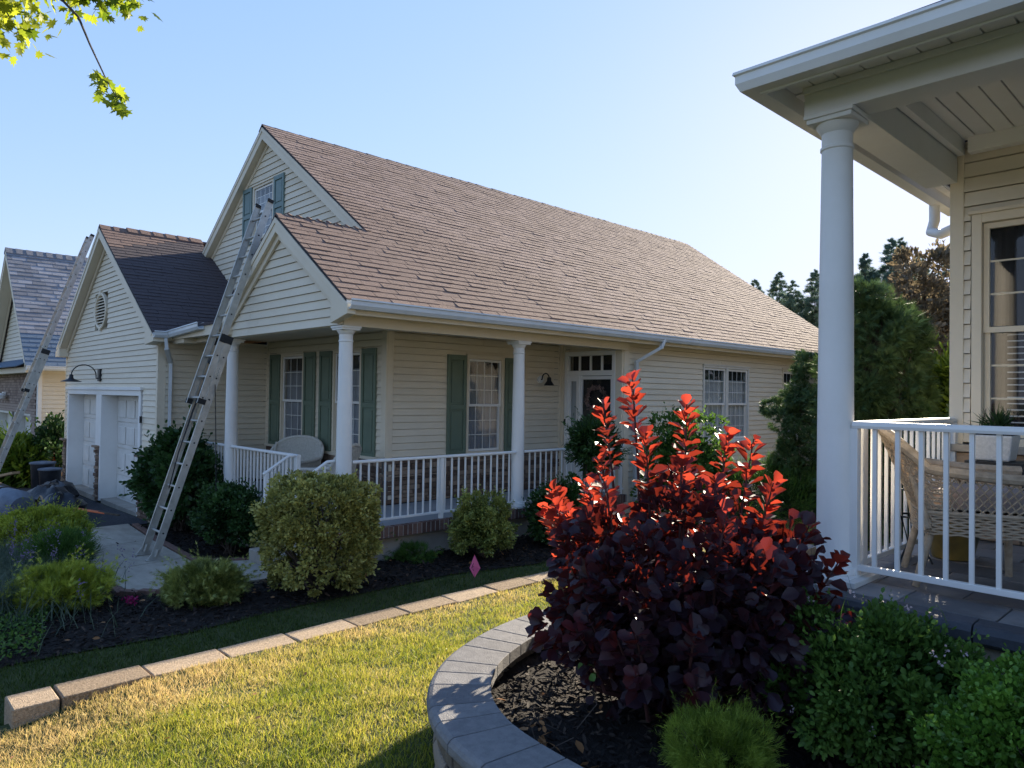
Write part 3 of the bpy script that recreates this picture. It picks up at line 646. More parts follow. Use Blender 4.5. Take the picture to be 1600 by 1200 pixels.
def spout(house, pts, w=.07, h=.055, m='gutter'):
    b = MB(); P = [Vector(p) for p in pts]
    r = []
    b.tube(P, [w/2*1.25]*len(P), 4) if False else None
    for a, c in zip(P[:-1], P[1:]):
        d = (c-a).normalized(); b.beam(a-d*.012, c+d*.012, w, h, up=(.31, .95, .02) if abs(d.z) > .9 else (0, 0, 1))
    return b.build('downspout', M[m], house, bevel=.006)
def stonework(part, W, u0, u1, z0, z1, m, hmin=.05, hmax=.10, wmin=.12, wmax=.34, name='stone', cut=300, prot=.035, holes=()):
    b = MB(); wb(b, W, u0, u1, z0, z1, -.03, .004); b.build('mortar_bed', M['mortar'], part)
    z = z0+.004; n = 0
    while z < z1-.02:
        h = min(rng.uniform(hmin, hmax), z1-z); u = u0
        if z1-z-h < .03: h = z1-z
        while u < u1-.02:
            w2 = rng.uniform(wmin, wmax); e = min(u+w2, u1)
            if u1-e < .05: e = u1
            g = .0045; d = .02+rng.uniform(0, prot); hs = [(z, z+h)] if rng.uniform() < .75 or h < .075 else [(z, z+h*.48), (z+h*.52, z+h)]
            for a, c in hs:
                if any(u < h_[1] and e > h_[0] and a < h_[3] and c > h_[2] for h_ in holes): continue
                j = rng.normal(0, .003, 6); b = MB()
                b.hexa([W.p(u+g, a+g+j[0], d+j[1]), W.p(e-g, a+g+j[2], d), W.p(e-g, a+g, 0), W.p(u+g, a+g, 0), W.p(u+g+j[4]*.5, c-g+j[3], d), W.p(e-g, c-g, d+j[5]), W.p(e-g, c-g, 0), W.p(u+g, c-g, 0)])
                b.build(name, m, part, bevel=.006); n += 1
            u = e
        z += h
    return n

# ------------------------------------------------------------------ the cream house
H = thing('house', 'cream-sided house with brown shingle roof, wraparound porch and two-door garage', 'house', (-12, 8, -.5))
RX, RZ, S1 = -12.87, 6.56, .70; EX, EZ = -7.35, 2.70
XL = RX-(EX-RX)
def mz(x): return RZ-S1*abs(x-RX)
# hidden solid boxes added inside the house to block light
b = MB(); b.box((-17.9, 6.4, -.6), (-9.32, 10.25, 2.6)); b.box((-17.9, 10.25, -.6), (-7.92, 19.8, 2.6)); b.box((-19.3, 4.85, -.7), (-13.35, 6.35, 2.45)); b.build('light_block_core', M['dark'], H)
for pts in (((-17.95, 6.1, -.6), (-17.95, 19.98, 2.6)), ((-17.95, 19.98, -.6), (-7.7, 19.98, 2.6)), ((-19.5, 4.2, -.8), (-19.5, 12, 2.45))):
    (x0, y0, z0), (x1, y1, z1) = pts; b = MB(); b.box((x0-.02, y0, z0), (x1+.02, y1+.04, z1)); b.build('rear_wall', M['siding'], H)
# walls
WG = W_((0, 4.15), (1, 0), (0, -1)); gx, gzr, gs = -16.2, 4.9, .68
gap = lambda z: (gzr-.13-z)/gs
OP = [(-19.13, -16.82, -.8, 1.50), (-16.44, -14.05, -.8, 1.50)]
HO = [(-19.34, -13.86, -.8, 1.62)]
wall(H, WG, lambda z: max(-19.46, gx-gap(z)), lambda z: min(-13.16, gx+gap(z)), -.10, gzr-.20, M['siding'], .1015, holes=HO+[(-17.12, -16.2, 2.86, 3.60)], name='garage_gable_wall',
     poly=[(-19.5, -.7), (-19.16, -.7), (-19.16, 1.55), (-14.0, 1.55), (-14.0, -.7), (-13.1, -.7), (-13.1, 2.3), (gx, gzr-.25), (-19.5, 2.3)])
WS = W_((-13.1, 0), (0, 1), (1, 0)); wall(H, WS, 4.26, 6.1, .0, 2.50, M['siding'], .1015, name='garage_side_wall')
W3 = W_((0, 6.1), (1, 0), (0, -1)); W4 = W_((-9.1, 0), (0, 1), (1, 0)); W5 = W_((0, 10.0), (1, 0), (0, -1)); W6 = W_((-7.7, 0), (0, 1), (1, 0))
f1 = (-12.46, -11.68, .66, 2.25); f2 = (-10.59, -9.81, .66, 2.25); f3 = (7.70, 8.44, .66, 2.20)
g_ = .05
hol = lambda f: (f[0]-g_, f[1]+g_, f[2]-g_-.03, f[3]+g_+.02)
wall(H, W3, -13.04, -9.20, .64, 2.55, M['siding'], .105, holes=[hol(f1), hol(f2)], name='porch_front_wall')
wall(H, W4, 6.20, 9.94, .64, 2.55, M['siding'], .105, holes=[hol(f3)], name='porch_side_wall')
wall(H, W5, -9.04, -7.76, -.06, 2.55, M['siding'], .105, holes=[(-9.02, -7.84, -.2, 2.42)], name='entry_wall')
s1 = (12.62, 13.44, .76, 2.21); s2 = (13.53, 14.35, .76, 2.21); s3 = (16.0, 16.85, .66, 2.24)
wall(H, W6, 10.16, 19.95, -.42, 2.60, M['siding'], .1035, holes=[(12.56, 14.41, .70, 2.27), hol(s3)], name='side_wall')
W7 = W_((0, 5.95), (1, 0), (0, -1)); mg = lambda z: (RZ-.16-z)/S1
gw = (-13.46, -12.66, 4.56, 5.50)
wall(H, W7, lambda z: RX-mg(z), lambda z: RX+mg(z), 3.2, RZ-.2, M['siding'], .115, holes=[hol(gw)], name='upper_gable_wall')
W8 = W_((0, 4.46), (1, 0), (0, -1)); PX, PZ = -9.21, 4.0
pg = lambda z: (PZ-.12-z)/S1
wall(H, W8, lambda z: max(-11.0, PX-pg(z)), lambda z: min(-7.63, PX+pg(z)), 2.415, PZ-.18, M['siding'], .112, name='porch_gable_wall', back=.12,
     poly=[(-11.0, 2.43), (-7.63, 2.43), (-7.63, 2.72), (PX, PZ-.18), (-11.0, 2.72)])
# corner boards and vertical trims
for q in ((WG, -13.16, -13.085, -.66, 2.46, -.02, .022), (WG, -19.52, -19.46, -.66, 2.4, -.02, .022), (WS, 4.128, 4.26, -.6, 2.46, -.02, .022), (W3, -13.1, -13.04, -.02, 2.55, -.02, .026), (W3, -9.2, -9.074, -.06, 2.55, -.02, .026),
          (W4, 6.10, 6.2, -.02, 2.55, -.02, .03), (W4, 9.9, 9.99, -.06, 2.55, -.02, .026), (W5, -7.84, -7.685, -.06, 2.6, -.02, .026), (W6, 10.02, 10.16, -.42, 2.6, -.02, .028), (W5, -9.08, -9.03, -.06, 2.55, -.02, .026)):
    b = MB(); wb(b, *q); b.build('corner_board', M['trim'], H, bevel=.004)
# windows
for f in (f1, f2): window(H, W3, *f, cols=3, rows=3, cur='curtain')
for a, c in ((-12.93, -12.53), (-11.61, -11.21), (-11.06, -10.66), (-9.74, -9.34)): shutter(H, W3, a, c, .60, 2.30)
window(H, W4, *f3, cols=4, rows=3); shutter(H, W4, 7.24, 7.63, .60, 2.25); shutter(H, W4, 8.51, 8.90, .60, 2.25)
window(H, W6, *s1, cols=4, rows=3, fm='whitegrey', cur='curtain_lt', dep=.03); window(H, W6, *s2, cols=4, rows=3, fm='whitegrey', cur='curtain_lt', dep=.03)
window(H, W6, *s3, cols=4, rows=3, cur='curtain')
window(H, W7, *gw, cols=4, rows=3, cur='curtain', fm='trim'); shutter(H, W7, -13.93, -13.53, 4.45, 5.56, 'shutter_blue'); shutter(H, W7, -12.59, -12.19, 4.45, 5.56, 'shutter_blue')
# entry door
b = MB(); wb(b, W5, -9.01, -8.94, -.03, 2.42, -.05, .035); wb(b, W5, -7.9, -7.83, -.03, 2.42, -.05, .035); wb(b, W5, -8.94, -7.9, 2.34, 2.42, -.05, .035); wb(b, W5, -8.94, -7.9, 1.98, 2.07, -.05, .03)
wb(b, W5, -8.70, -8.64, -.03, 1.98, -.05, .03); wb(b, W5, -8.94, -7.9, -.06, -.0, -.05, .06)
dr = b.build('front_door', M['white'], H, bevel=.004, label='white front door with sidelight and four-pane transom')
b = MB(); wb(b, W5, -8.94, -8.70, .0, .75, -.04, .0); wb(b, W5, -8.94, -8.89, .75, 1.98, -.04, .0); wb(b, W5, -8.75, -8.70, .75, 1.98, -.04, 0); wb(b, W5, -8.89, -8.75, 1.88, 1.98, -.04, 0); b.build('sidelight', M['white'], dr)
pane(W5, dr, -8.89, -8.75, .76, 1.88, -.02); b = MB(); wb(b, W5, -8.93, -7.9, .0, 2.34, -.14, -.12); b.build('dark_hall_panel', M['dark'], dr)  # dark panel paints the unlit hall behind the door
b = MB(); wb(b, W5, -8.89, -8.75, .76, 1.88, -.06, -.05); b.build('sidelight_curtain', M['curtain_lt'], dr)
b = MB()
wb(b, W5, -8.64, -8.60, .0, 1.97, -.03, .01); wb(b, W5, -7.945, -7.9, .0, 1.97, -.03, .01); wb(b, W5, -8.60, -7.945, 1.91, 1.97, -.03, .01); wb(b, W5, -8.60, -7.945, .0, .12, -.03, .01); b.build('storm_door', M['white'], dr, bevel=.004)
pane(W5, dr, -8.60, -7.945, .12, 1.91, -.015); b = MB(); wb(b, W5, -8.60, -7.93, .0, 1.95, -.075, -.05); b.build('green_inner_door', M['metal_dark'], dr)
for i in range(4): a = -8.94+i*.26; pane(W5, dr, a+.015, a+.245, 2.08, 2.33, -.015)
b = MB()
for i in range(5): wb(b, W5, -8.955+i*.26, -8.93+i*.26+.01, 2.07, 2.34, -.03, .0)
b.build('transom_bars', M['white'], dr)
b = MB(); wb(b, W5, -8.665, -8.64, 1.0, 1.16, .03, .045); b.tube([W5.p(-8.65, 1.08, .04), W5.p(-8.65, 1.08, .075), W5.p(-8.56, 1.08, .075)], .008, 6); b.build('handle', M['metal_dark'], dr)
b = MB(); wb(b, W5, -9.0, -8.975, 1.08, 1.18, .035, .05); b.build('doorbell', M['metal_dark'], dr)
# porch: floor, foundation, rowlock brick edge, ceiling
b = MB(); b.prism([(-13.05, 4.45, -.065), (-7.63, 4.45, -.065), (-7.63, 9.98, -.065), (-9.08, 9.98, -.065), (-9.08, 6.08, -.065), (-13.05, 6.08, -.065)], (0, 0, -.06)); b.build('porch_floor', M['porchfloor'], H)
b = MB(); b.box((-7.74, 4.54, -.75), (-7.64, 10.02, -.2)); b.box((-13.0, 4.5, -.9), (-7.74, 4.6, -.2)); b.box((-7.8, 10.03, -.75), (-7.70, 19.95, -.43)); b.build('foundation', M['concrete'], H)
BR = MB().box((-.05, -.0295, -.067), (.05, .0295, .067)).mesh('brick', [M['brick']])
be = MB().box((-7.72, 4.43, -.197), (-7.568, 10.0, -.067)).build('brick_edge', M['mortar_lt'], H)
n = int(5.6/.073)
for i in range(n): inst('brick', BR, be, (-7.645+.03, 4.42+.073*i+.03, -.13), (rng.normal(0, .01), rng.normal(0, .01), 0))
for i in range(int(2.2/.073)): inst('brick', BR, be, (-8.85-.073*i, 4.44, -.13), (0, 0, R_(90)))
b = MB(); b.box((-13.05, 4.55, 2.55), (-7.7, 9.98, 2.58)); b.build('porch_ceiling', M['trim'], H)
# beams
b = MB(); b.box((-7.76, 4.48, 2.412), (-7.60, 10.04, 2.66)); b.box((-12.35, 4.49, 2.412), (-7.765, 4.62, 2.60)); b.build('porch_beam', M['trim'], H, bevel=.004)
for x, y in ((-7.7, 4.57), (-7.7, 7.5), (-11.03, 4.57)): column(H, x, y, -.06, 2.41)
st3 = MB(); st3.box((-13.0, 6.095, .60), (-9.06, 6.16, .63)); st3.build('stone_ledge', M['trim'], H) if False else None
sp = MB(); wb(sp, W3, -13.04, -9.06, .595, .64, -.02, .07); wb(sp, W4, 6.03, 9.9, .595, .64, -.02, .068); sp = sp.build('stone_cap', M['trim'], H, bevel=.004)
sw = MB().box((-12.9, 6.14, 0), (-12.8, 6.2, .1)).build('stone_wainscot', M['mortar'], H)
stonework(sw, W4, 6.06, 9.9, -.06, .595, M['stone']); stonework(sw, W3, -13.04, -9.06, -.06, .595, M['stone'], wmin=.2, wmax=.4, hmin=.07, hmax=.12)
# porch railings
railing(H, (-7.66, 4.66), (-7.66, 7.41), -.06, .785, .025, posts=(.5,)); railing(H, (-7.66, 7.59), (-7.66, 10.0), -.06, .785, .025, posts=(.97,))
railing(H, (-10.94, 4.55), (-8.79, 4.55), -.06, .785, .025, posts=(.985,), sp=.115); railing(H, (-13.06, 4.55), (-11.12, 4.55), -.06, .785, .025, sp=.115)
# steps with sloping handrails
b = MB()
for i in range(3): b.box((-8.72, 4.44-.29*(i+1), -.9), (-7.82, 4.44-.29*i-.002, -.20-.14*i))
st = b.build('porch_steps', M['concrete'], H, bevel=.01)
for x in (-8.79, -7.80):
    r = thing('step_railing', None, None, (x, 4.3, -.3)); r.parent = H; r.location = Vector((x, 4.3, -.3))-H.location
    b = MB(); b.tube([(x, 4.50, .775), (x, 4.40, .77), (x, 4.06, .555)], .02, 8); b.build('handrail', M['white'], r, smooth=True)
    b = MB(); b.tube([(x, 4.4, -.02), (x, 4.12, -.19)], .014, 6); b.build('bottom_rail', M['white'], r)
    for i in range(3):
        y = 4.37-.095*i; z1 = .755-(4.4-y)*.63; inst('baluster', BAL, r, (x, y, -.02-(4.4-y)*.6), None, (1, 1, z1+.02+(4.4-y)*.6-.01))
    b = MB(); b.box((x-.025, 4.08, -.60), (x+.025, 4.13, .565)); b.build('post', M['white'], r, bevel=.003)
# roofs
rr = slab(H, [(EX, 4.36, EZ), (EX, 20, EZ), (RX, 20, RZ), (RX, 5.8, RZ), (PX, 5.8, PZ), (PX, 4.36, PZ)], M['roofing'], 'main_roof', label='broad brown-pink shingle roof slope')
Us = Vector((-1, 0, S1)).normalized(); Ls = (Vector((RX-EX, 0, RZ-EZ))).length; Lp = Vector((PX-EX, 0, PZ-EZ)).length
def cl(a, e):
    if a > Ls-.02: return None
    return [(4.345 if a < Lp-.03 else 5.785, 20.0)]
tabs(rr, (EX+.02, 0, EZ-.014), (0, 1, 0), Us, cl, M['shingle'], .1435)
b = MB()
for i in range(int((20-5.8)/.25)):
    y = 5.79+.25*i; j = rng.normal(0, .003)
    b.prism([(RX-.13, y, RZ-.085+j), (RX, y, RZ+.022+j), (RX+.13, y, RZ-.085+j), (RX+.13, y, RZ-.10), (RX, y, RZ+.0), (RX-.13, y, RZ-.10)], (0, .258, -.008))
b.build('ridge_cap', M['shingle_dark'], H)
b = MB()
for i in range(6):
    y = 4.36+.25*i; b.prism([(PX-.12, y, PZ-.07), (PX, y, PZ+.022), (PX+.12, y, PZ-.07), (PX+.12, y, PZ-.085), (PX, y, PZ+.0), (PX-.12, y, PZ-.085)], (0, .255, -.008))
b.build('ridge_cap', M['shingle'], H)
# curled step flashing shingles where the porch roof meets the gable
b = MB()
for i in range(9): x = -8.9+0*i; y = 4.55+.15*i; b.hexa([(PX-.02+.0, y, PZ+.02), (PX+.02, y+.02, PZ+.02), (PX+.02, y+.11, PZ+.02), (PX-.02, y+.1, PZ+.02), (PX-.05, y-.03, PZ+.05), (PX-.03, y+.0, PZ+.06), (PX-.02, y+.07, PZ+.03), (PX-.04, y+.06, PZ+.03)])
b.build('lifted_shingle', M['shingle'], H)
slab(H, [(XL, 5.8, EZ), (RX, 5.8, RZ), (RX, 20, RZ), (XL, 20, EZ)], M['shingle'], 'rear_roof')
slab(H, [(-11.07, 4.36, EZ), (PX, 4.36, PZ), (PX, 5.95, PZ), (-11.07, 5.95, EZ)], M['shingle_dark'], 'porch_roof')
slab(H, [(-12.86, 4.24, 2.66), (-10.9, 4.24, 2.66), (-10.9, 5.95, 2.75), (-12.86, 5.95, 2.75)], M['shingle_dark'], 'low_porch_roof', th=.04)
b = MB(); b.prism([(RX, 20, RZ-.06), (XL, 20, EZ-.06), (EX, 20, EZ-.06)], (0, -.03, 0)); b.build('rear_gable', M['siding'], H)
# garage roof
gEx, gEz = -12.8, gzr-gs*3.4
gr = slab(H, [(gx, 3.95, gzr), (gEx, 3.95, gEz), (gEx, 5.94, gEz), (gx, 5.94, gzr)], M['roofing'], 'garage_roof', label='dark charcoal garage roof with old brown shingles near the ridge')
Ug = Vector((-1, 0, gs)).normalized(); Lg = Vector((gx-gEx, 0, gzr-gEz)).length
tabs(gr, (gEx+.02, 0, gEz-.014), (0, 1, 0), Ug, lambda a, e: None if a > Lg-.02 else [(3.94, 5.94)], [M['shingle_dark'], M['shingle']], .128, cut=300, wj=.5,
     tintfn=lambda c: 1 if (c.x < gx+.78*(1-(c.y-3.95)/1.95)+.03) else 0, names=('shingle', 'shingles'))
slab(H, [(gx-3.4, 3.95, gEz), (gx, 3.95, gzr), (gx, 12, gzr), (gx-3.4, 12, gEz)], M['shingle_dark'], 'garage_rear_roof')
b = MB()
for i in range(8):
    y = 3.95+.25*i; k = .03 if i > 1 else .01
    b.prism([(gx-.14, y, gzr-.085+k), (gx, y, gzr+.022+k), (gx+.14, y, gzr-.085+k), (gx+.14, y, gzr-.10), (gx, y, gzr+.0), (gx-.14, y, gzr-.10)], (0, .255, -.012))
b.build('ridge_cap', M['shingle'], H)
# rake trims: fascia + soffit + frieze
def rake(house, x0, z0, x1, z1, y, depth, w_=.17, m='trim', th=.03):
    d = Vector((x1-x0, 0, z1-z0)).normalized(); n = Vector((d.z, 0, -d.x));
    if n.z > 0: n = -n
    ap = lambda k: Vector((x0, y, z0))+n*k+d*(-n.x*k/d.x)
    c = Vector((x1, y, z1))+n*.045; a = ap(.045); b = MB(); V = Vector
    def strip(k0, k1, dy, t): b.prism([ap(.045+k0)+V((0, dy, 0)), c+n*k0+V((0, dy, 0)), c+n*k1+V((0, dy, 0)), ap(.045+k1)+V((0, dy, 0))], (0, t, 0))
    strip(0, w_, 0, th); strip(w_-.035, w_, th+.001, depth-th); strip(-.01, .05, -.012, .011); strip(w_+.002, w_+.075, depth-.05, .03)
    return b.build('rake_board', M[m], house)
    b.prism([a, c, c+n*w_, a+n*w_], (0, th, 0)); b.prism([a+n*(w_-.035)+Vector((0, th+.001, 0)), c+n*(w_-.035)+Vector((0, th+.001, 0)), c+n*w_+Vector((0, th+.001, 0)), a+n*w_+Vector((0, th+.001, 0))], (0, depth-th, 0))
    b.prism([a-n*.01+Vector((0, -.012, 0)), c-n*.01+Vector((0, -.012, 0)), c+n*.05+Vector((0, -.012, 0)), a+n*.05+Vector((0, -.012, 0))], (0, .011, 0))
    b.prism([a+n*(w_+.002)+Vector((0, depth-.05, 0)), c+n*(w_+.002)+Vector((0, depth-.05, 0)), c+n*(w_+.075)+Vector((0, depth-.05, 0)), a+n*(w_+.075)+Vector((0, depth-.05, 0))], (0, .03, 0))
    return b.build('rake_board', M[m], house)
rake(H, RX, RZ, PX+.02, PZ-.0, 5.8, .17); rake(H, RX, RZ, -17.2, mz(-17.2), 5.8, .17)
rake(H, PX, PZ, EX+.02, EZ-.01, 4.36, .1, .15); rake(H, PX, PZ, -11.09, EZ-.01, 4.36, .1, .15)
rake(H, gx, gzr, gEx, gEz, 3.95, .2, .15); rake(H, gx, gzr, gx-3.42, gEz-.01, 3.95, .2, .15)
for q in ([(-7.68, 4.34, 2.43), (-7.30, 4.34, 2.52), (-7.30, 4.34, 2.63), (-7.68, 4.34, 2.86)], [(-11.38, 4.34, 2.46), (-10.78, 4.34, 2.46), (-10.78, 4.34, 2.80), (-11.1, 4.34, 2.62), (-11.38, 4.34, 2.62)],
          [(-13.20, 3.945, 2.38), (-12.76, 3.945, 2.42), (-12.78, 3.945, 2.53), (-13.20, 3.945, 2.78)], [(-19.70, 3.945, 2.36), (-19.32, 3.945, 2.36), (-19.32, 3.945, 2.70), (-19.70, 3.945, 2.46)]):
    MB().prism(q, (0, .115 if q[0][1] > 4 else .19, 0)).build('eave_return', M['trim'], H, bevel=.004)
# eaves, soffits, gutters
b = MB(); b.box((-7.60, 4.46, 2.600), (-7.36, 20, 2.615)); b.box((-7.375, 4.37, 2.52), (-7.352, 20, 2.66)); b.build('soffit', M['trim'], H)
gutter(H, (-7.35, 4.36, 2.575), (-7.35, 20, 2.575), (1, 0, 0))
b = MB(); b.box((-13.08, 4.0, 2.455), (-12.82, 4.4, 2.47)); b.box((-12.83, 3.98, 2.455), (-12.80, 4.26, 2.57)); b.box((-12.8, 4.265, 2.47), (-10.9, 4.29, 2.655)); b.box((-13.05, 4.29, 2.485), (-10.9, 4.56, 2.50)); b.box((-12.86, 4.30, 2.40), (-12.36, 4.54, 2.484)); b.build('soffit', M['trim'], H)
gutter(H, (-12.80, 3.95, 2.485), (-12.80, 4.20, 2.485), (1, 0, 0), k=.95); gutter(H, (-12.84, 4.262, 2.49), (-11.39, 4.262, 2.56), (0, -1, 0), k=.95)
spout(H, [(-12.74, 4.14, 2.47), (-12.74, 4.16, 2.30), (-13.02, 4.32, 2.08), (-13.02, 4.32, -.35)]); spout(H, [(-7.27, 10.62, 2.60), (-7.29, 10.56, 2.47), (-7.62, 10.30, 2.22), (-7.63, 10.30, -.35)])
# gable vent with louvres
c0 = Vector((-16.66, 4.15, 3.23)); b = MB(); n = 40
for r0, r1, d0, d1 in ((1.0, .84, .0, .05), ):
    vs = []
    for k in range(n):
        t = 2*math.pi*k/n
        for r, d in ((r0, -.01), (r0, .04), (.93, .05), (r1, .04), (r1, -.01)): vs.append(c0+Vector((r*.43*math.cos(t), -d, r*.38*math.sin(t))))
    b.add(vs, [(k*5+i, ((k+1) % n)*5+i, ((k+1) % n)*5+(i+1) % 5, k*5+(i+1) % 5) for k in range(n) for i in range(5)])
for dx, dz in ((0, 1), (0, -1), (1, 0), (-1, 0)): b.box((c0.x+dx*.43-.03-.02*abs(dz), 4.10, c0.z+dz*.38-.03-.02*abs(dx)), (c0.x+dx*.43+.03+.02*abs(dz), 4.14, c0.z+dz*.38+.03+.02*abs(dx)))
vt = b.build('gable_vent', M['trim'], H); b = MB(); b.prism([c0+Vector((.37*math.cos(2*math.pi*k/n), .02, .33*math.sin(2*math.pi*k/n))) for k in range(n)], (0, .01, 0)); b.build('vent_back', M['dark'], vt)
for i in range(10):
    z = -.29+.062*i; hw = .37*math.sqrt(max(0, 1-(z/.33)**2))-.01
    if hw > .03: b = MB(); b.hexa([(c0.x-hw, 4.115, c0.z+z-.012), (c0.x+hw, 4.115, c0.z+z-.012), (c0.x+hw, 4.155, c0.z+z+.022), (c0.x-hw, 4.155, c0.z+z+.022), (c0.x-hw, 4.115, c0.z+z-.002), (c0.x+hw, 4.115, c0.z+z-.002), (c0.x+hw, 4.155, c0.z+z+.032), (c0.x-hw, 4.155, c0.z+z+.032)]); b.build('louver', M['trim'], vt)
# garage doors in deep openings
b = MB(); wb(b, WG, -19.25, -19.13, -.66, 1.5, -.55, .03); wb(b, WG, -16.82, -16.44, -.66, 1.5, -.55, .031); wb(b, WG, -14.05, -13.93, -.66, 1.5, -.55, .03); wb(b, WG, -19.25, -13.93, 1.5, 1.60, -.55, .032); wb(b, WG, -19.34, -13.86, 1.601, 1.66, -.02, .06)
go = b.build('garage_surround', M['white'], H, bevel=.004)
for a, c in ((-19.13, -16.82), (-16.44, -14.05)):
    d = MB(); wb(d, WG, a, c, -.66, 1.5, -.34, -.30); d = d.build('garage_door', M['whitegrey'], H, label='white raised-panel garage door')
    for r in range(4):
        z = -.65+r*.535; b = MB(); wb(b, WG, a+.005, c-.005, z+.004, z+.521, -.299, -.28); pn = b.build('door_section', M['whitegrey'], d, bevel=.004)
        k = 4; wd = (c-a-.1)/k
        for i in range(k): b = MB(); wb(b, WG, a+.05+i*wd+.05, a+.05+(i+1)*wd-.03, z+.09, z+.44, -.2795, -.262); b.build('raised_panel', M['whitegrey'], d, bevel=.012)
    b = MB(); wb(b, WG, a, c, -.72, -.615, -.55, .0); b.build('apron', M['concrete'], H)
# stone pilasters between and beside the doors
pl_ = MB().box((-13.5, 4.16, 0), (-13.4, 4.2, .1)).build('stone_pilaster', M['mortar'], H)
for a, c in ((-13.92, -13.12), (-16.74, -16.52), (-19.5, -19.26)):
    stonework(pl_, W_((0, 4.12), (1, 0), (0, -1)), a, c, -.68, .42, M['stone'], wmin=.1, wmax=.22, hmin=.05, hmax=.08, cut=99)
    b = MB(); wb(b, W_((0, 4.12), (1, 0), (0, -1)), a-.02, c+.02, .42, .46, 0, .09); b.build('pilaster_cap', M['stone'], pl_, bevel=.006)
# lamps fixed to the house
def goose(house, base, out, drop, R, name, sh=.14):
    base = Vector(base); o = Vector(out).normalized(); b = MB()
    pts = [base, base+o*.06]+[base+o*(.06+R-R*math.cos(t))+Vector((0, 0, R*math.sin(t)+drop)) for t in np.linspace(0, math.pi, 12)]; pts.insert(2, base+o*.06+Vector((0, 0, drop*.5)))
    b.tube(pts, .011, 8); l = b.build(name, M['metal_dark'], house, smooth=True)
    e = pts[-1]; b = MB(); b.lathe([(.02, .02), (.035, .01), (.04, -.05), (.06, -.075), (sh*1.05, -.12), (sh*1.12, -.13), (sh*1.08, -.132), (.03, -.07)], e, 24); b.build('lamp_shade', M['metal_dark'], l, smooth=True)
    return l
l = goose(H, (-16.62, 4.12, 1.84), (-.35, -1, 0), .05, .22, 'garage_lamp', .17); b = MB(); b.box((-16.70, 4.10, 1.78), (-16.54, 4.148, 2.03)); b.build('back_plate', M['metal_dark'], l)
l = goose(H, (-9.08, 9.38, 1.90), (1, 0, 0), .02, .085, 'porch_lamp', .085); b = MB(); b.tube([(-9.09, 9.38, 1.90), (-9.045, 9.38, 1.90)], .065, 20); b.build('back_plate', M['white'], l)
b = MB(); b.box((-7.70, 15.38, -.02), (-7.60, 15.56, .24)); b.build('meter_box', M['whitegrey'], H, bevel=.01)
b = MB(); b.box((-13.84, 4.08, 1.02), (-13.82, 4.12, 1.14)); b.build('keypad', M['metal_dark'], H)
# ------------------------------------------------------------------ the far house on the left
G = thing('far_house', 'grey-roofed house with brick garage front beyond the cream house', 'house', (-24, 5, -.8))
fx, fz, fe, fez = -25.0, 5.62, -21.75, 2.22
fs = (fz-fez)/(fe-fx)
b = MB(); b.box((-28.2, 4.4, -.9), (-22.45, 12, 2.2)); b.build('light_block_core', M['dark'], G)
fr = slab(G, [(fx, 3.72, fz), (fe, 3.72, fez), (fe, 12, fez), (fx, 12, fz)], M['shingle_grey'], 'roof'); slab(G, [(2*fx-fe, 3.72, fez), (fx, 3.72, fz), (fx, 12, fz), (2*fx-fe, 12, fez)], M['shingle_grey'], 'rear_roof')
Uf = Vector((fx-fe, 0, fz-fez)).normalized(); Lf = Vector((fx-fe, 0, fz-fez)).length
tabs(fr, (fe+.02, 0, fez-.02), (0, 1, 0), Uf, lambda a, e: None if a > Lf-.02 else [(3.7, 6.2)], [M['shingle_grey'], M['shingle_blue']], .17, cut=300, wj=.36, tintfn=lambda c: 1 if c.z < 3.05 else 0, th=.012)
b = MB()
for i in range(12): y = 3.7+.25*i; b.prism([(fx-.16, y, fz-.10), (fx, y, fz+.04), (fx+.16, y, fz-.12), (fx+.16, y, fz-.15), (fx, y, fz), (fx-.16, y, fz-.15)], (0, .255, -.012))
b.build('ridge_cap', M['shingle_grey'], G)
def rake2(x0, z0, x1, z1): return rake(G, x0, z0, x1, z1, 3.72, .33, .16)
rake2(fx, fz, fe, fez); rake2(fx, fz, 2*fx-fe, fez)
WF = W_((0, 4.1), (1, 0), (0, -1)); WR = W_((-22.2, 0), (0, 1), (1, 0))
wall(G, WF, lambda z: fx-(fz-.2-z)/fs, lambda z: fx+(fz-.2-z)/fs, 2.4, 5.3, M['siding2'], .12, name='gable_wall')
wall(G, WR, 4.16, 12, -.75, 2.14, M['siding2'], .115, name='side_wall')
for q in ((WF, -22.33, -22.18, -.8, 2.1, -.02, .03), (WR, 4.07, 4.16, -.8, 2.1, -.02, .03)): b = MB(); wb(b, *q); b.build('corner_board', M['white'], G)
b = MB(); wb(b, WF, -28.3, -21.8, 2.02, 2.16, -.02, .38); b.build('eave_board', M['trim'], G)
b = MB(); b.prism([(-28.5, 3.55, 2.17), (-21.95, 3.55, 2.17), (-21.95, 4.1, 2.42), (-28.5, 4.1, 2.42)], (0, 0, .03)); b.build('pent_roof', M['shingle_blue'], G)
gutter(G, (fe, 3.72, 2.08), (fe, 12, 2.08), (1, 0, 0))
bw = MB(); wb(bw, WF, -28.2, -22.34, .92, 2.02, -.05, .004); wb(bw, WF, -22.99, -22.34, -.8, .92, -.05, .004); wb(bw, WF, -25.79, -25.36, -.8, .92, -.05, .004); bw = bw.build('brick_wall', M['mortar'], G)
BK = MB().box((-.105, -.03, -.034), (.105, .03, .034)).mesh('brick', [M['brick_tan']]); acc = MB(); k = 0
r = 0; z = 1.98
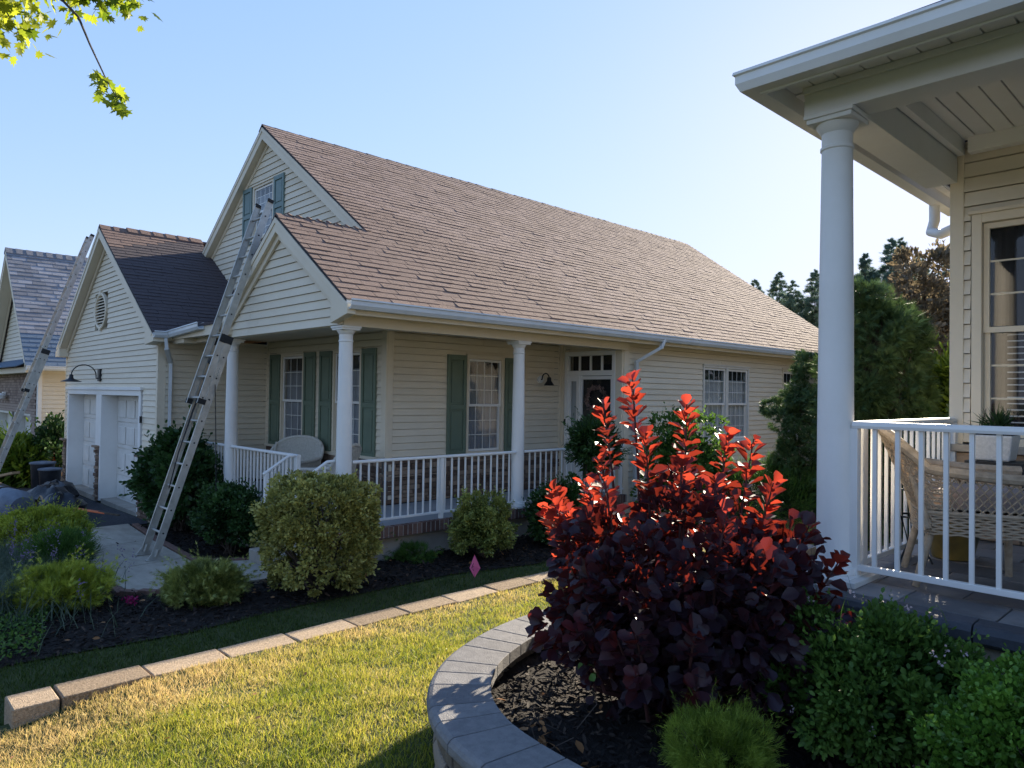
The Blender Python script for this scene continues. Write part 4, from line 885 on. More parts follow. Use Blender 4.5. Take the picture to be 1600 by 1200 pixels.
while z > -.7:
    x = -22.45-.11*(r % 2)
    while x > -28.3:
        inside = z < .95 and x < -22.95
        if not inside:
            if k < 300 and not (x < -28.9): inst('brick', BK, bw, (x, 4.085, z)); k += 1
            else: acc.box((x-.105, 4.055, z-.034), (x+.105, 4.1, z+.034), 0, rng.uniform(.001, 1))
        x -= .22
    z -= .078; r += 1
acc.build('bricks', M['brick_tan'], bw, kind='stuff')
for a, c in ((-25.35, -23.0), (-28.2, -25.8)):
    b = MB(); wb(b, WF, a, c, -.8, .92, -.3, -.25); wb(b, WF, a, a+.06, -.8, .92, -.25, .02); wb(b, WF, c-.06, c, -.8, .92, -.25, .02); wb(b, WF, a+.06, c-.06, .86, .92, -.25, .02); d = b.build('garage_door', M['whitegrey'], G)
    for i in range(4): b = MB(); wb(b, WF, a+.07, c-.07, -.78+i*.43, -.37+i*.43, -.249, -.235); b.build('door_section', M['whitegrey'], d, bevel=.004)
b = MB(); b.box((-26.8, 3.98, 1.32), (-26.5, 4.04, 1.50)); b.lathe([(.04, 0), (.14, -.06), (.1, -.16)], (-26.3, 3.9, 1.46), 12); b.lathe([(.04, 0), (.14, -.06), (.1, -.16)], (-27.0, 3.9, 1.46), 12); b.build('floodlight', M['white'], G)
# ------------------------------------------------------------------ the near house on the right
K = thing('near_house', 'pale house with white porch, round column and railing at the right', 'house', (1, 6, .3))
b = MB(); b.box((-1.3, 5.9, 0), (8, 18, 3.35)); b.build('light_block_core', M['dark'], K); b = MB(); b.box((-1.52, 5.70, 0), (-1.48, 18, 3.2)); b.build('rear_wall', M['siding2'], K)
WN = W_((0, 5.7), (1, 0), (0, -1)); nw = (-1.33, .2, 1.36, 2.82)
wall(K, WN, -1.44, 8, 1.32, 3.4, M['siding2'], .1015, holes=[(-1.40, .27, 1.28, 2.90)], name='front_wall')
b = MB(); wb(b, WN, -1.525, -1.44, .66, 3.36, -.05, .022); b.build('corner_board', M['trim'], K, bevel=.004)
b = MB(); wb(b, WN, -1.55, 8, 1.26, 1.31, -.02, .09); b.build('stone_cap', M['concrete'], K, bevel=.006)
ns = MB().box((-1.4, 5.75, .7), (-1.3, 5.8, .8)).build('stone_wainscot', M['mortar'], K)
stonework(ns, W_((0, 5.7), (1, 0), (0, -1)), -1.5, .6, .66, 1.26, M['stone_lt'], hmin=.10, hmax=.19, wmin=.12, wmax=.28, prot=.03)
window(K, WN, -1.33, -.42, 1.36, 2.82, cols=3, rows=3, fm='trim', mun='trim', cur='dark', casing=.06, dep=.035, top_dark=.02); window(K, WN, -.36, .2, 1.36, 2.82, cols=2, rows=3, fm='trim', mun='trim', cur='dark', casing=.06, dep=.034, top_dark=.02)
b = MB()
for i in range(17): wb(b, WN, -1.20, -.46, 1.42+.042*i, 1.428+.042*i, -.072, -.052)
b.build('window_blind', M['curtain_lt'], K)
# porch floor pavers, edge pavers, foundation
pf = MB().box((-1.62, 3.62, .45), (8, 5.7, .604)).build('porch_slab', M['concrete'], K)
PV = {}
y = 3.66
for r in range(7):
    dy = .29; x = -1.60+(.2 if r % 2 else 0)-.4; mname = M['paver_dk'] if r == 0 else M['paver']
    while x < 2.2:
        w2 = .40; a = max(x, -1.62); e = x+w2
        if e-a > .05: MB().box((a+.003, y+.003, .606), (e-.003, y+dy-.003, .66+rng.normal(0, .0012))).build('paver', mname if r else M['paver'], pf, bevel=.004)
        x += w2
    y += dy
i = 0; x = -1.66
while x < 2.2:
    prof = [(0, -.09), (-.02, -.07), (-.024, -.03), (-.012, -.006), (.01, 0), (.11, 0), (.11, -.09)]
    b = MB(); b.extrude(prof, (x+.003, 3.55, .658), (x+.397, 3.55, .658), (0, 1, 0), (0, 0, 1)); b.build('edge_paver', M['paver_dk'], pf, bevel=.003); x += .4
y = 3.66
while y < 5.6: b = MB(); b.extrude([(0, -.09), (-.02, -.07), (-.024, -.03), (-.012, -.006), (.01, 0), (.10, 0), (.10, -.09)], (-1.72, y+.003, .658), (-1.72, y+.397, .658), (1, 0, 0), (0, 0, 1)); b.build('edge_paver', M['paver_dk'], pf, bevel=.003); y += .4
b = MB(); b.box((-1.66, 3.60, -.2), (8, 3.68, .565)); b.box((-1.66, 3.68, -.2), (-1.60, 18, .565)); b.build('foundation', M['concrete'], K)
column(K, -1.583, 3.9, .66, 3.12, r=.090); column(K, 2.6, 3.9, .66, 3.12, r=.098)
b = MB(); b.box((-1.75, 3.72, .661), (-1.41, 4.06, .69)); b.build('column_block', M['whitegrey'], K, bevel=.004)
railing(K, (-1.49, 3.9), (2.5, 3.9), .66, 1.49, .735, sp=.108, posts=(.001,), bw=1.05, tr=.025); railing(K, (-1.50, 3.99), (-1.50, 5.68), .66, 1.49, .735, sp=.108, posts=(.02, .985))
# porch roof: beams, ceiling boards, soffits, fascia, gutters
b = MB(); b.box((-1.72, 3.80, 3.122), (8, 4.0, 3.38)); b.box((-1.68, 4.001, 3.122), (-1.48, 5.68, 3.38)); b.build('porch_beam', M['white'], K, bevel=.004)
b = MB(); b.box((-1.475, 4.005, 3.30), (8, 4.05, 3.42)); b.box((-1.475, 4.05, 3.30), (-1.43, 5.66, 3.42)); b.box((-1.4, 5.60, 3.30), (8, 5.68, 3.42)); b.build('ceiling_trim', M['white'], K, bevel=.004)
pc = MB().box((-1.48, 4.0, 3.422), (8, 5.69, 3.44)).build('porch_ceiling', M['white'], K)
x = -1.46
while x < 2.4: MB().box((x+.004, 4.03, 3.402), (x+.106, 5.66, 3.4215)).build('ceiling_board', M['white'], pc, bevel=.004); x += .11
sf = MB().box((-1.80, 3.51, 3.286), (8, 3.795, 3.30)).build('soffit', M['white'], K)
x = -1.79
while x < 2.4: MB().box((x+.004, 3.54, 3.276), (x+.126, 3.79, 3.285)).build('soffit_panel', M['white'], sf, bevel=.003); x += .13
sf2 = MB().box((-1.80, 3.80, 3.286), (-1.725, 7.2, 3.30)).build('soffit', M['white'], K)
y = 3.85
while y < 7: MB().box((-1.795, y+.004, 3.276), (-1.735, y+.126, 3.285)).build('soffit_panel', M['white'], sf2, bevel=.003); y += .13
b = MB(); b.box((-1.82, 3.50, 3.19), (8, 3.525, 3.35)); b.box((-1.82, 3.526, 3.19), (-1.795, 18, 3.35)); b.box((-1.72, 3.782, 3.24), (8, 3.798, 3.275)); b.build('fascia', M['white'], K, bevel=.003)
def mitre_gutter(house, m):
    # the gutter turns the corner with a mitre
    for s_ in (0, 1):
        b = MB(); n = len(GUT)
        G8 = [(u*.8, v*.85) for u, v in GUT]; c = [(-1.822-u, 3.498-u, 3.20+v) for u, v in G8]; e = [(8, 3.498-u, 3.20+v) for u, v in G8] if s_ == 0 else [(-1.822-u, 7.0, 3.20+v) for u, v in G8]
        b.add(c+e, [list(range(n, 2*n))]+[(i, (i+1) % n, n+(i+1) % n, n+i) for i in range(n)]); b.build('gutter', M[m], house)
mitre_gutter(K, 'white')
b = MB(); z0, z1 = 3.288, 5.6
b.prism([(-1.88, 3.44, z0), (8, 3.44, z0), (8, 7.8, z1), (2.4, 7.8, z1)], (0, 0, .016)); b.prism([(-1.88, 3.44, z0), (2.4, 7.8, z1), (2.4, 18, z1), (-1.88, 18, z0)], (0, 0, .016)); b.build('roof', M['shingle_dark'], K)
b = MB(); b.tube([(-1.87, 6.55, 3.21), (-1.87, 6.55, 3.08), (-1.88, 6.5, 2.98), (-1.78, 6.4, 2.93), (-1.6, 6.2, 2.93), (-1.54, 6.1, 2.93), (-1.53, 6.1, .3)], .04, 10); b.build('downspout', M['white'], K, smooth=True)
# ------------------------------------------------------------------ ladders
def ladder(label, x0, x1, P0, P1, ta, tb, rope=False):
    """two-section extension ladder: base section 0..tb, fly section ta..1; P = (y, z)"""
    t = thing('extension_ladder', label, 'ladder', ((x0+x1)/2, P0[0], P0[1]), 'aluminium extension ladders leaning on the house')
    A = Vector((0, P0[0], P0[1])); B = Vector((0, P1[0], P1[1])); L = (B-A).length; d = (B-A)/L; n = Vector((0, -d.z, d.y))   # n: towards the climber
    if n.y > 0: n = -n
    def sec(a, c, xa, xb, off, name):
        b = MB()
        for x, s in ((xa, 1), (xb, -1)):      # C-channel rails, web outside
            o = Vector((x, 0, 0))+n*off; b.beam(A+d*(a*L)+o, A+d*(c*L)+o, .004, .095, up=n)
            for k in (-1, 1): b.beam(A+d*(a*L)+o+n*k*.0465+Vector((s*.014, 0, 0)), A+d*(c*L)+o+n*k*.0465+Vector((s*.014, 0, 0)), .026, .004, up=n)
        r = b.build(name, M['alu'], t)
        k = math.ceil(a*L/.305); 
        while k*.305 < c*L-.05:
            if k*.305 > .12:
                q = A+d*(k*.305)+n*off; b = MB(); b.tube([q+Vector((xa+.004, 0, 0)), q+Vector((xb-.004, 0, 0))], .016, 8); b.build('rung', M['alu'], t, smooth=True)
                b = MB()
                for x, s in ((xa, -1), (xb, 1)): b.tube([q+Vector((x+s*.002, 0, 0)), q+Vector((x+s*.006, 0, 0))], .012, 8)
                b.build('rung_end', M['rubber'], t)
            k += 1
    sec(0, tb, x0, x1, 0, 'base_section'); sec(ta, 1, x0+.012, x1-.012, .085, 'fly_section')
    b = MB()
    for x in (x0, x1):
        for tt in (ta+.004, ): q = A+d*(tt*L)+n*.085+Vector((x, 0, 0)); b.beam(q-d*.02, q+d*.05, .034, .1, up=n)
        q = A+d*(tb*L)+n*.04+Vector((x, 0, 0)); b.beam(q-d*.05, q+d*.06, .02, .17, up=n)
        q = B+n*.085+Vector((x+(.012 if x == x0 else -.012), 0, 0)); b.beam(q-d*.015, q+d*.03, .036, .085, up=n)
    b.build('end_cap', M['rubber'], t)
    for x in (x0, x1):
        b = MB(); q = A+Vector((x, 0, 0)); b.tube([q+d*.10, q+d*.0+Vector((0, 0, 0))], .03, 8)
        b.prism([(x-.012, q.y-.10, q.z-.028), (x-.012, q.y+.09, q.z-.028), (x-.012, q.y+.02, q.z+.06), (x-.012, q.y-.04, q.z+.05)], (.02, 0, 0)); b.box((x-.04, q.y-.11, q.z-.04), (x+.04, q.y+.1, q.z-.028)); b.build('foot', M['alu'], t)
    if rope:
        q = A+d*(.515*L)+n*.06+Vector(((x0+x1)/2, 0, 0)); e = A+d*(.17*L)+n*.03+Vector(((x0+x1)/2-.03, 0, 0)); b = MB()
        for off in (0, .05): b.tube([q+Vector((off, 0, 0)), q.lerp(e, .35)+Vector((off*.5, -.05, -.06)), q.lerp(e, .7)+Vector((-.01, -.04, -.04)), e], .008, 5)
        q2 = A+d*(.46*L)+Vector((x1+.03, 0, 0)); b.tube([q2, q2+Vector((-.0, .02, -.6)), q2+Vector((-.02, .05, -1.5))], .006, 5); b.build('rope', M['rope'], t)
        b = MB(); b.tube([q+Vector((-.02, 0, .03)), q+Vector((.05, 0, .03))], .035, 10); b.build('pulley', M['rubber'], t)
        # maker's lettering down the rail reads as a small dark mark
        b = MB()
        for i in range(7): c = A+d*((.475+i*.0045)*L)+Vector((x1+.003, 0, 0))+n*.0; b.beam(c+n*(.012 if i % 2 else -.01), c+d*.016+n*.012, .002, .006, up=n)
        b.build('maker_mark', M['shutter_blue'], t)
    return t
ladder('tall aluminium extension ladder standing on the walk against the porch gable', -10.36, -9.92, (3.15, gz(-10.1, 3.15)+.09), (4.70, 4.33), .40, .585, rope=True)
ladder('aluminium extension ladder against the far edge of the garage gable', -19.92, -19.48, (2.72, -.62), (4.69, 5.28), .36, .52)
# ------------------------------------------------------------------ marker flag
t = thing('marker_flag', 'small pink marker flag with black scribble in the grass by the block wall', 'flag', (-5.84, 5.07, -.5))
b = MB(); b.tube([(-5.84, 5.07, -.5), (-5.845, 5.07, -.28), (-5.85, 5.075, -.115)], .0018, 5); b.build('wire_stem', M['twig'], t)
fl = [(-5.85, 5.075, -.105), (-5.895, 5.045, -.25), (-5.845, 5.075, -.35), (-5.79, 5.11, -.245)]
b = MB(); b.add(fl+[(-5.84, 5.055, -.23)], [(0, 1, 4), (1, 2, 4), (2, 3, 4), (3, 0, 4)]); b.build('pennant', M['pink'], t)
b = MB()
for (a0, a1), (c0, c1) in (((-.012, -.19), (.004, -.235)), ((.012, -.19), (-.010, -.25)), ((-.004, -.20), (-.004, -.27)), ((-.014, -.232), (.014, -.225)), ((0, -.255), (.012, -.27))):
    p = Vector((-5.84, 5.042, 0)); e = Vector((.78, .6, 0)); b.beam(p+e*a0+Vector((0, 0, a1)), p+e*c0+Vector((0, 0, c1)), .003, .003)
b.build('scribble', M['ink'], t)
# ------------------------------------------------------------------ roofing gear on the drive
t = thing('wrapped_roll', 'large grey wrapped roll lying strapped on the drive', 'roll', (-14.6, 2.35, -.66))
b = MB(); b.tube([(-16.4, 2.0, -.38), (-16.2, 2.02, -.37), (-15.2, 2.25, -.37), (-14.5, 2.42, -.38), (-14.38, 2.45, -.39)], [.15, .25, .28, .27, .18], 18); b.build('roll', M['tarp'], t, smooth=True)
for x, y in ((-15.0, 2.30), (-15.8, 2.1)): b = MB(); b.tube([(x-.03, y-.007, -.37), (x+.03, y+.007, -.37)], .29, 18); b.build('strap', M['bark'], t)
def lump(name, label, cat, c, rad, m, seed, group=None):
    r = np.random.default_rng(seed); b = MB(); nu, nv = 20, 12; vs = []; ph = r.uniform(0, 6, 6)
    for j in range(nv+1):
        th = math.pi*j/nv
        for i in range(nu):
            p = 2*math.pi*i/nu; k = 1+.13*math.sin(3*p+ph[0])*math.sin(th)+.1*math.sin(5*p+3*th+ph[1])+.07*math.sin(7*th+ph[2])
            vs.append((c[0]+rad[0]*k*math.sin(th)*math.cos(p), c[1]+rad[1]*k*math.sin(th)*math.sin(p), max(c[2]-rad[2]*.75, c[2]+rad[2]*k*math.cos(th))))
    b.add(vs, [(j*nu+i, (j+1)*nu+i, (j+1)*nu+(i+1) % nu, j*nu+(i+1) % nu) for j in range(nv) for i in range(nu)])
    return b.build(name, m, None, label, cat, group, smooth=True, base=(c[0], c[1], c[2]-rad[2]*.75))
lump('debris_bag', 'long black bag lying behind the grey roll', 'bag', (-15.6, 3.1, -.45), (.75, .34, .27), M['bag'], 3)
bg2 = lump('debris_bag', 'slumped black bag with a tan cord nearest the open drive', 'bag', (-14.35, 3.02, -.46), (.42, .36, .26), M['bag'], 4)
lump('debris_bag', 'dark bag pushed up to the green bins by the garage', 'bag', (-16.6, 3.4, -.47), (.55, .3, .25), M['bag'], 5)
b = MB(); b.tube([(-14.75+.045*i, 2.72, -.46+.24*math.sin(math.pi*i/16)) for i in range(17)], .014, 6); b.build('cord', M['wood'], None, 'tan cord arched over the slumped black bag', 'cord', base=(-14.4, 2.72, -.5))
for i, (x, y, r, h) in enumerate(((-18.15, 3.45, .23, .66), (-17.80, 3.52, .21, .55))):
    t = thing('rubbish_bin', ('taller dark bin with pale rim beside the stone pilaster', 'shorter dark bin in front of the first garage door')[i], 'bin', (x, y, -.66), 'dark bins by the garage')
    b = MB(); b.lathe([(r*.8, 0), (r*.84, .02), (r*.98, h-.05), (r, h)], (x, y, -.66), 20); b.build('body', M['bag'], t, smooth=True)
    b = MB(); b.lathe([(r*1.0, h), (r*1.08, h+.005), (r*1.08, h+.03), (r*.9, h+.04), (r*.2, h+.06)], (x, y, -.66), 20); b.build('lid', M['tarp'], t, smooth=True)
    b = MB(); b.tube([(x-r, y-.04, h-.80), (x-r-.06, y-.06, h-.84), (x-r, y-.08, h-.88)], .012, 6); b.build('handle', M['metal_dark'], t)
t = thing('wood_pile', 'reddish-brown boards heaped on the drive behind the grey roll', 'boards', (-18, 2.4, -.66))
for i in range(7):
    a = rng.uniform(-.25, .25); x = -18.6+rng.uniform(-.2, .2); y = 2.3+.11*i; z = -.6+.05*(i % 3)
    MB().beam((x-.9, y-a, z), (x+1.3, y+a, z+.03), .12, .04).build('board', M['bark'] if i % 2 else M['wallblock'], t, bevel=.004)
MB().beam((-19.6, 2.2, -.5), (-17.7, 2.9, -.12), .16, .05).build('leaning_board', M['wood'], t, bevel=.004)
t = thing('sawhorse', 'small yellow wooden sawhorse with an orange level lying on the drive', 'sawhorse', (-13.7, 2.95, -.66))
MB().beam((-14.2, 2.82, -.40), (-13.35, 3.05, -.38), .09, .045).build('beam', M['wood'], t, bevel=.004)
for x, y, dx, dy in ((-13.85, 2.91, -.02, -.24), (-13.85, 2.91, .05, .2), (-13.6, 2.98, .06, -.26), (-13.6, 2.98, .12, .18)): MB().beam((x, y, -.40), (x+dx, y+dy, -.66), .045, .03, up=(1, 0, 0)).build('leg', M['wood'], t)
t = thing('hand_level', 'orange and red tool lying across the sawhorse', 'tool', (-13.3, 3.1, -.37)); MB().beam((-13.55, 3.02, -.352), (-12.75, 3.3, -.36), .07, .022).build('body', M['orange'], t, bevel=.003); MB().beam((-12.9, 3.24, -.352), (-12.45, 3.40, -.362), .05, .02).build('grip', M['bark'], t)
# ------------------------------------------------------------------ wreath on the front door
t = thing('wreath', 'faded dried-flower wreath hanging on the front door glass', 'wreath', (-8.25, 9.97, 1.55))
n = 420; a = rng.uniform(0, 6.28, n); r = .19+rng.normal(0, .022, n); P = np.stack([-8.25+r*np.cos(a), 9.965+rng.normal(0, .012, n), 1.56+r*np.sin(a)], 1)
scatter('flowers', 'round', P, np.stack([np.cos(a), -.5+0*a, np.sin(a)], 1)+rng.normal(0, .5, (n, 3)), rdir(n), .04, rng.uniform(0, 1, n), M['wreath'], t)
# ------------------------------------------------------------------ wicker furniture
def strands(t, name, grid, m, r=.004, k=4, diag=False):
    """weave of thin strands over a grid of points grid[i][j]"""
    b = MB(); ni, nj = len(grid), len(grid[0])
    nrmv = (Vector(grid[0][-1])-Vector(grid[0][0])).cross(Vector(grid[-1][0])-Vector(grid[0][0])).normalized()
    for i in range(ni): b.tube([Vector(grid[i][j])+nrmv*(.005*(1 if (i+j) % 2 else -1)) for j in range(nj)], r, k, caps=False)
    for j in range(nj): b.tube([Vector(grid[i][j])-nrmv*(.004*(1 if (i+j) % 2 else -1)) for i in range(ni)], r*1.2, k, caps=False)
    if diag:
        for s in range(-nj, ni, 2):
            q = [Vector(grid[s+j][j]) for j in range(nj) if 0 <= s+j < ni]
            if len(q) > 1: b.tube(q, r*.8, k, caps=False)
            q = [Vector(grid[s+nj-1-j][j]) for j in range(nj) if 0 <= s+nj-1-j < ni]
            if len(q) > 1: b.tube(q, r*.8, k, caps=False)
    return b.build(name, m, t)
def wicker_chair(t, c, ang, w=.56, m='wicker', hb=.76, fine=.036, cushion=True, seat=.40, solid=False):
    f = Vector((math.cos(ang), math.sin(ang), 0)); s = Vector((-f.y, f.x, 0)); c = Vector(c); up = Vector((0, 0, 1))
    def p(a, b_, z): return c+f*a+s*b_+up*z
    hw = w/2; mm = M[m]
    # back shell: rim curve from arm front round the back, lower edge at the seat
    N = 60; rim = []; low = []
    for i in range(N+1):
        u = -1+2*i/N; au = abs(u); ca = math.cos(u*math.pi*.5)
        th = u*math.pi*.5
        if au < .6: a = u/.6; x = -.24-.06*(1-a*a)-.10*(1-a*a)*1; y = hw*math.sin(a*math.pi/2); z = hb-(hb-.60)*abs(a)**2.2
        else: a = (au-.6)/.4; x = -.24+a*.52; y = math.copysign(hw+.02*a, u); z = .60-.035*a-.01*math.sin(a*math.pi)
        rim.append(p(x-(.05 if au < .6 else 0)*(1-(u/.6)**2 if au < .6 else 0), y, z))
        if au < .6: a = u/.6; lx = -.22-.05*(1-a*a); ly = (hw-.03)*math.sin(a*math.pi/2)
        else: a = (au-.6)/.4; lx = -.22+a*.46; ly = math.copysign(hw-.03, u)
        low.append(p(lx, ly, seat-.02))
    b = MB(); b.tube(rim, .026, 8); b.tube([q+up*.0+(q-c).normalized()*0 for q in low], .012, 6); b.build('rim', mm, t, smooth=True)
    nr = int(.42/fine) if not solid else int(.42/.012); NN = int(2.2/fine); grid = []
    for i in range(NN+1):
        k = i/NN*N; i0 = min(int(k), N-1); fr_ = k-i0; a = rim[i0].lerp(rim[i0+1], fr_); e = low[i0].lerp(low[i0+1], fr_); grid.append([e.lerp(a, j/nr) for j in range(nr+1)])
    if solid: strands(t, 'woven_back', grid, mm, r=.006)
    else:
        k0, k1 = int(NN*.17), int(NN*.83); strands(t, 'woven_back', grid[k0:k1+1], mm, r=.0042, diag=True)
        for a, e in ((0, k0), (k1, NN)):
            g2 = [[row[int(j*nr/4)] for j in range(5)] for row in grid[a:e+1:1]]; b = MB(); m_ = len(g2)
            for s0 in range(-4, m_):
                for up_ in (0, 1):
                    q = [g2[s0+j][j if up_ else 4-j] for j in range(5) if 0 <= s0+j < m_]
                    if len(q) > 1: b.tube(q, .0042, 4, caps=False)
            b.build('lattice_side', mm, t)
    if solid:
        b = MB(); vs = sum(grid, []); nj = nr+1; b.add(vs, [(i*nj+j, (i+1)*nj+j, (i+1)*nj+j+1, i*nj+j+1) for i in range(NN) for j in range(nr)]); b.build('back_panel', mm, t)
    # apron below the seat
    ap = []; loop = low+[p(.28, hw-.06, seat-.02), p(.30, 0, seat-.02), p(.28, -hw+.06, seat-.02), low[0]]
    b = MB(); b.prism([q-up*.015 for q in loop[:-1]], (0, 0, .012)); b.build('seat', mm, t)
    dense = []; 
    for a, e in zip(loop[:-1], loop[1:]):
        k = max(1, int((e-a).length/.02)); dense += [a.lerp(e, j/k) for j in range(k)]
    b = MB()
    for j in range(9): z = -.013*j; b.tube([q+up*z+(q-c).normalized()*.004*(1 if (i+j) % 2 else -1) for i, q in enumerate(dense)]+[dense[0]+up*z], .006, 5, caps=False)
    b.build('woven_apron', mm, t)
    for sa, sb, sp_ in ((-.2, 1, 1), (-.2, -1, 1), (.2, 1, .3), (.2, -1, .3)):
        b = MB(); b.tube([p(sa, sb*(hw-.07), seat-.03), p(sa-(.09 if sa < 0 else -.01), sb*(hw-.05), .0)], [.022, .017], 10); b.build('leg', mm, t, smooth=True)
    for sb in (-1, 1):
        b = MB(); b.tube([p(-.24, sb*(hw-.03), seat-.1), p(-.33, sb*(hw-.08), hb-.1)], .02, 8); b.build('back_post', mm, t, smooth=True)
    if cushion:
        b = MB(); vs = []; n = 18
        for i in range(n+1):
            for j in range(n+1):
                u = -1+2*i/n; v = -1+2*j/n; pu = (1-abs(u)**3.5); pv = (1-abs(v)**3.5); h = .105*(max(pu*pv, 0)**.35)-.03*math.exp(-((u)**2+(v)**2)*9)
                vs.append(p(.03+u*.25, v*(hw-.045), seat+.0+h))
        b.add(vs, [(i*(n+1)+j, (i+1)*(n+1)+j, (i+1)*(n+1)+j+1, i*(n+1)+j+1) for i in range(n) for j in range(n)]); b.add([(q[0], q[1], c.z+seat+.002) for q in vs], [[i*(n+1) for i in range(n+1)]+[n*(n+1)+j for j in range(1, n+1)]+[i*(n+1)+n for i in range(n-1, -1, -1)]+[j for j in range(n-1, 0, -1)]])
        b.build('cushion', M['cushion'], t, smooth=True)
t = thing('wicker_armchair', 'tan wicker armchair with taupe cushion on the near porch', 'armchair', (-1.08, 4.34, .66)); wicker_chair(t, (-1.06, 4.36, .66), R_(24), hb=.80)
t = thing('wicker_loveseat', 'wide pale wicker loveseat on the cream house porch', 'loveseat', (-11.3, 5.5, -.06)); wicker_chair(t, (-11.05, 5.45, -.06), R_(-70), w=1.12, m='wicker_w', hb=.92, fine=.04, cushion=False, solid=True)
t = thing('wicker_armchair', 'pale wicker armchair beside the corner column of the cream house porch', 'armchair', (-8.9, 5.4, -.06)); wicker_chair(t, (-9.45, 5.35, -.06), R_(205), w=.6, m='wicker_w', hb=.92, fine=.04, cushion=False, solid=True)
# plant stand, pot and spiky plant; planters on the floor
t = thing('plant_stand', 'black metal plant stand by the near house window', 'plant stand', (-1.05, 5.2, .66))
b = MB(); b.box((-1.28, 5.08, 1.22), (-.98, 5.36, 1.24)); b.box((-1.30, 5.06, 1.19), (-.96, 5.08, 1.21)); b.build('tray', M['metal_dark'], t)
for x in (-1.27, -.99):
    for y in (5.10, 5.34): b = MB(); b.tube([(x, y, 1.22), (x*1.0-(.02 if x < -1.1 else -.02), y, .95), (x-(.03 if x < -1.1 else -.03), y, .66)], .009, 6); b.build('leg', M['metal_dark'], t)
t = thing('flower_pot', 'square white speckled pot on the black plant stand', 'pot', (-1.13, 5.22, 1.2))
b = MB(); b.hexa([(-1.24, 5.14, 1.242), (-1.06, 5.14, 1.242), (-1.06, 5.32, 1.242), (-1.24, 5.32, 1.242), (-1.26, 5.12, 1.40), (-1.04, 5.12, 1.40), (-1.04, 5.34, 1.40), (-1.26, 5.34, 1.40)]); b.build('pot', M['ceramic'], t, bevel=.012)
MB().box((-1.25, 5.13, 1.385), (-1.05, 5.33, 1.403)).build('soil', M['soil'], t)
n = 170; D = rdir(n); D[:, 2] = np.abs(D[:, 2])*1.0+.15; t2 = thing('houseplant', 'dark spiky plant growing in the white pot', 'plant', (-1.135, 5.22, 1.38))
scatter('leaves', 'thread', np.tile(np.array([-1.145, 5.23, 1.40]), (n, 1))+rng.normal(0, .03, (n, 3))*(1, 1, .8)+np.array([0, 0, .03]), D, rdir(n), rng.uniform(.08, .17, n), rng.uniform(0, .6, n), M['dkgreen'], t2)
stems(t2, (-1.135, 5.22, 1.37), [(-1.19, 5.18, 1.56), (-1.10, 5.2, 1.5), (-1.13, 5.25, 1.48)], M['twig'], .006)
t = thing('glazed_planter', 'yellow and black glazed pot standing under the armchair', 'pot', (-1.3, 4.85, .66))
b = MB(); b.lathe([(.095, 0), (.11, .01), (.15, .2), (.16, .25), (.15, .255), (.13, .24)], (-1.3, 4.92, .66), 24); b.build('pot', M['pot_y'], t, smooth=True)
t = thing('iron_trivet', 'curled black iron stand near the side railing of the near porch', 'stand', (-1.40, 4.62, .66)); b = MB()
for k in range(3):
    a = k*2.1; b.tube([(-1.42+.10*math.cos(a), 4.62+.10*math.sin(a), .665), (-1.42+.04*math.cos(a), 4.62+.04*math.sin(a), .78), (-1.42+.09*math.cos(a), 4.62+.09*math.sin(a), .93)], .006, 6)
b.tube([(-1.42+.09*math.cos(a), 4.62+.09*math.sin(a), .93) for a in np.linspace(0, 6.28, 20)], .006, 6); b.tube([(-1.42+.06*math.cos(a), 4.62+.06*math.sin(a), 1.08+.0*a) for a in np.linspace(0, 6.28, 16)], .005, 6); b.tube([(-1.36, 4.62, 1.08), (-1.40, 4.62, .93)], .005, 5); b.build('frame', M['metal_dark'], t)
# ------------------------------------------------------------------ smoke bush
SB = thing('smoke_bush', 'large purple-leaved bush with glowing red tips in the curved planter', 'bush', (-1.95, 2.95, .15))
base = Vector((-1.95, 2.95, .15)); tips = [(-2.17, 2.9, 1.69), (-2.27, 2.8, 1.57), (-1.92, 3.0, 1.57), (-1.76, 3.1, 1.44), (-1.68, 3.2, 1.41), (-2.66, 2.86, 1.10), (-2.37, 2.8, 1.17), (-2.62, 2.85, 1.08), (-1.63, 3.3, 1.2), (-1.54, 2.7, 1.12), (-2.72, 3.0, .70), (-2.78, 3.05, .86), (-2.74, 2.9, .98), (-2.55, 2.8, 1.0), (-2.45, 2.75, 1.02), (-2.3, 2.75, 1.12),
        (-1.38, 3.48, .86), (-1.5, 3.4, 1.0), (-2.05, 2.85, 1.42), (-2.2, 2.7, 1.3), (-1.85, 2.85, 1.33), (-2.5, 2.7, 1.05), (-1.7, 2.9, 1.22)]
for i in range(70):
    a = rng.uniform(0, 6.28); q = rng.uniform(.25, 1)**.6; tips.append((-1.90+.60*q*math.cos(a), 2.96+.62*q*math.sin(a), .28+.88*math.sqrt(max(0, 1-q*q*.85))*rng.uniform(.5, 1.0)))
b = MB(); LP, LD, LN, LS, LT = [], [], [], [], []
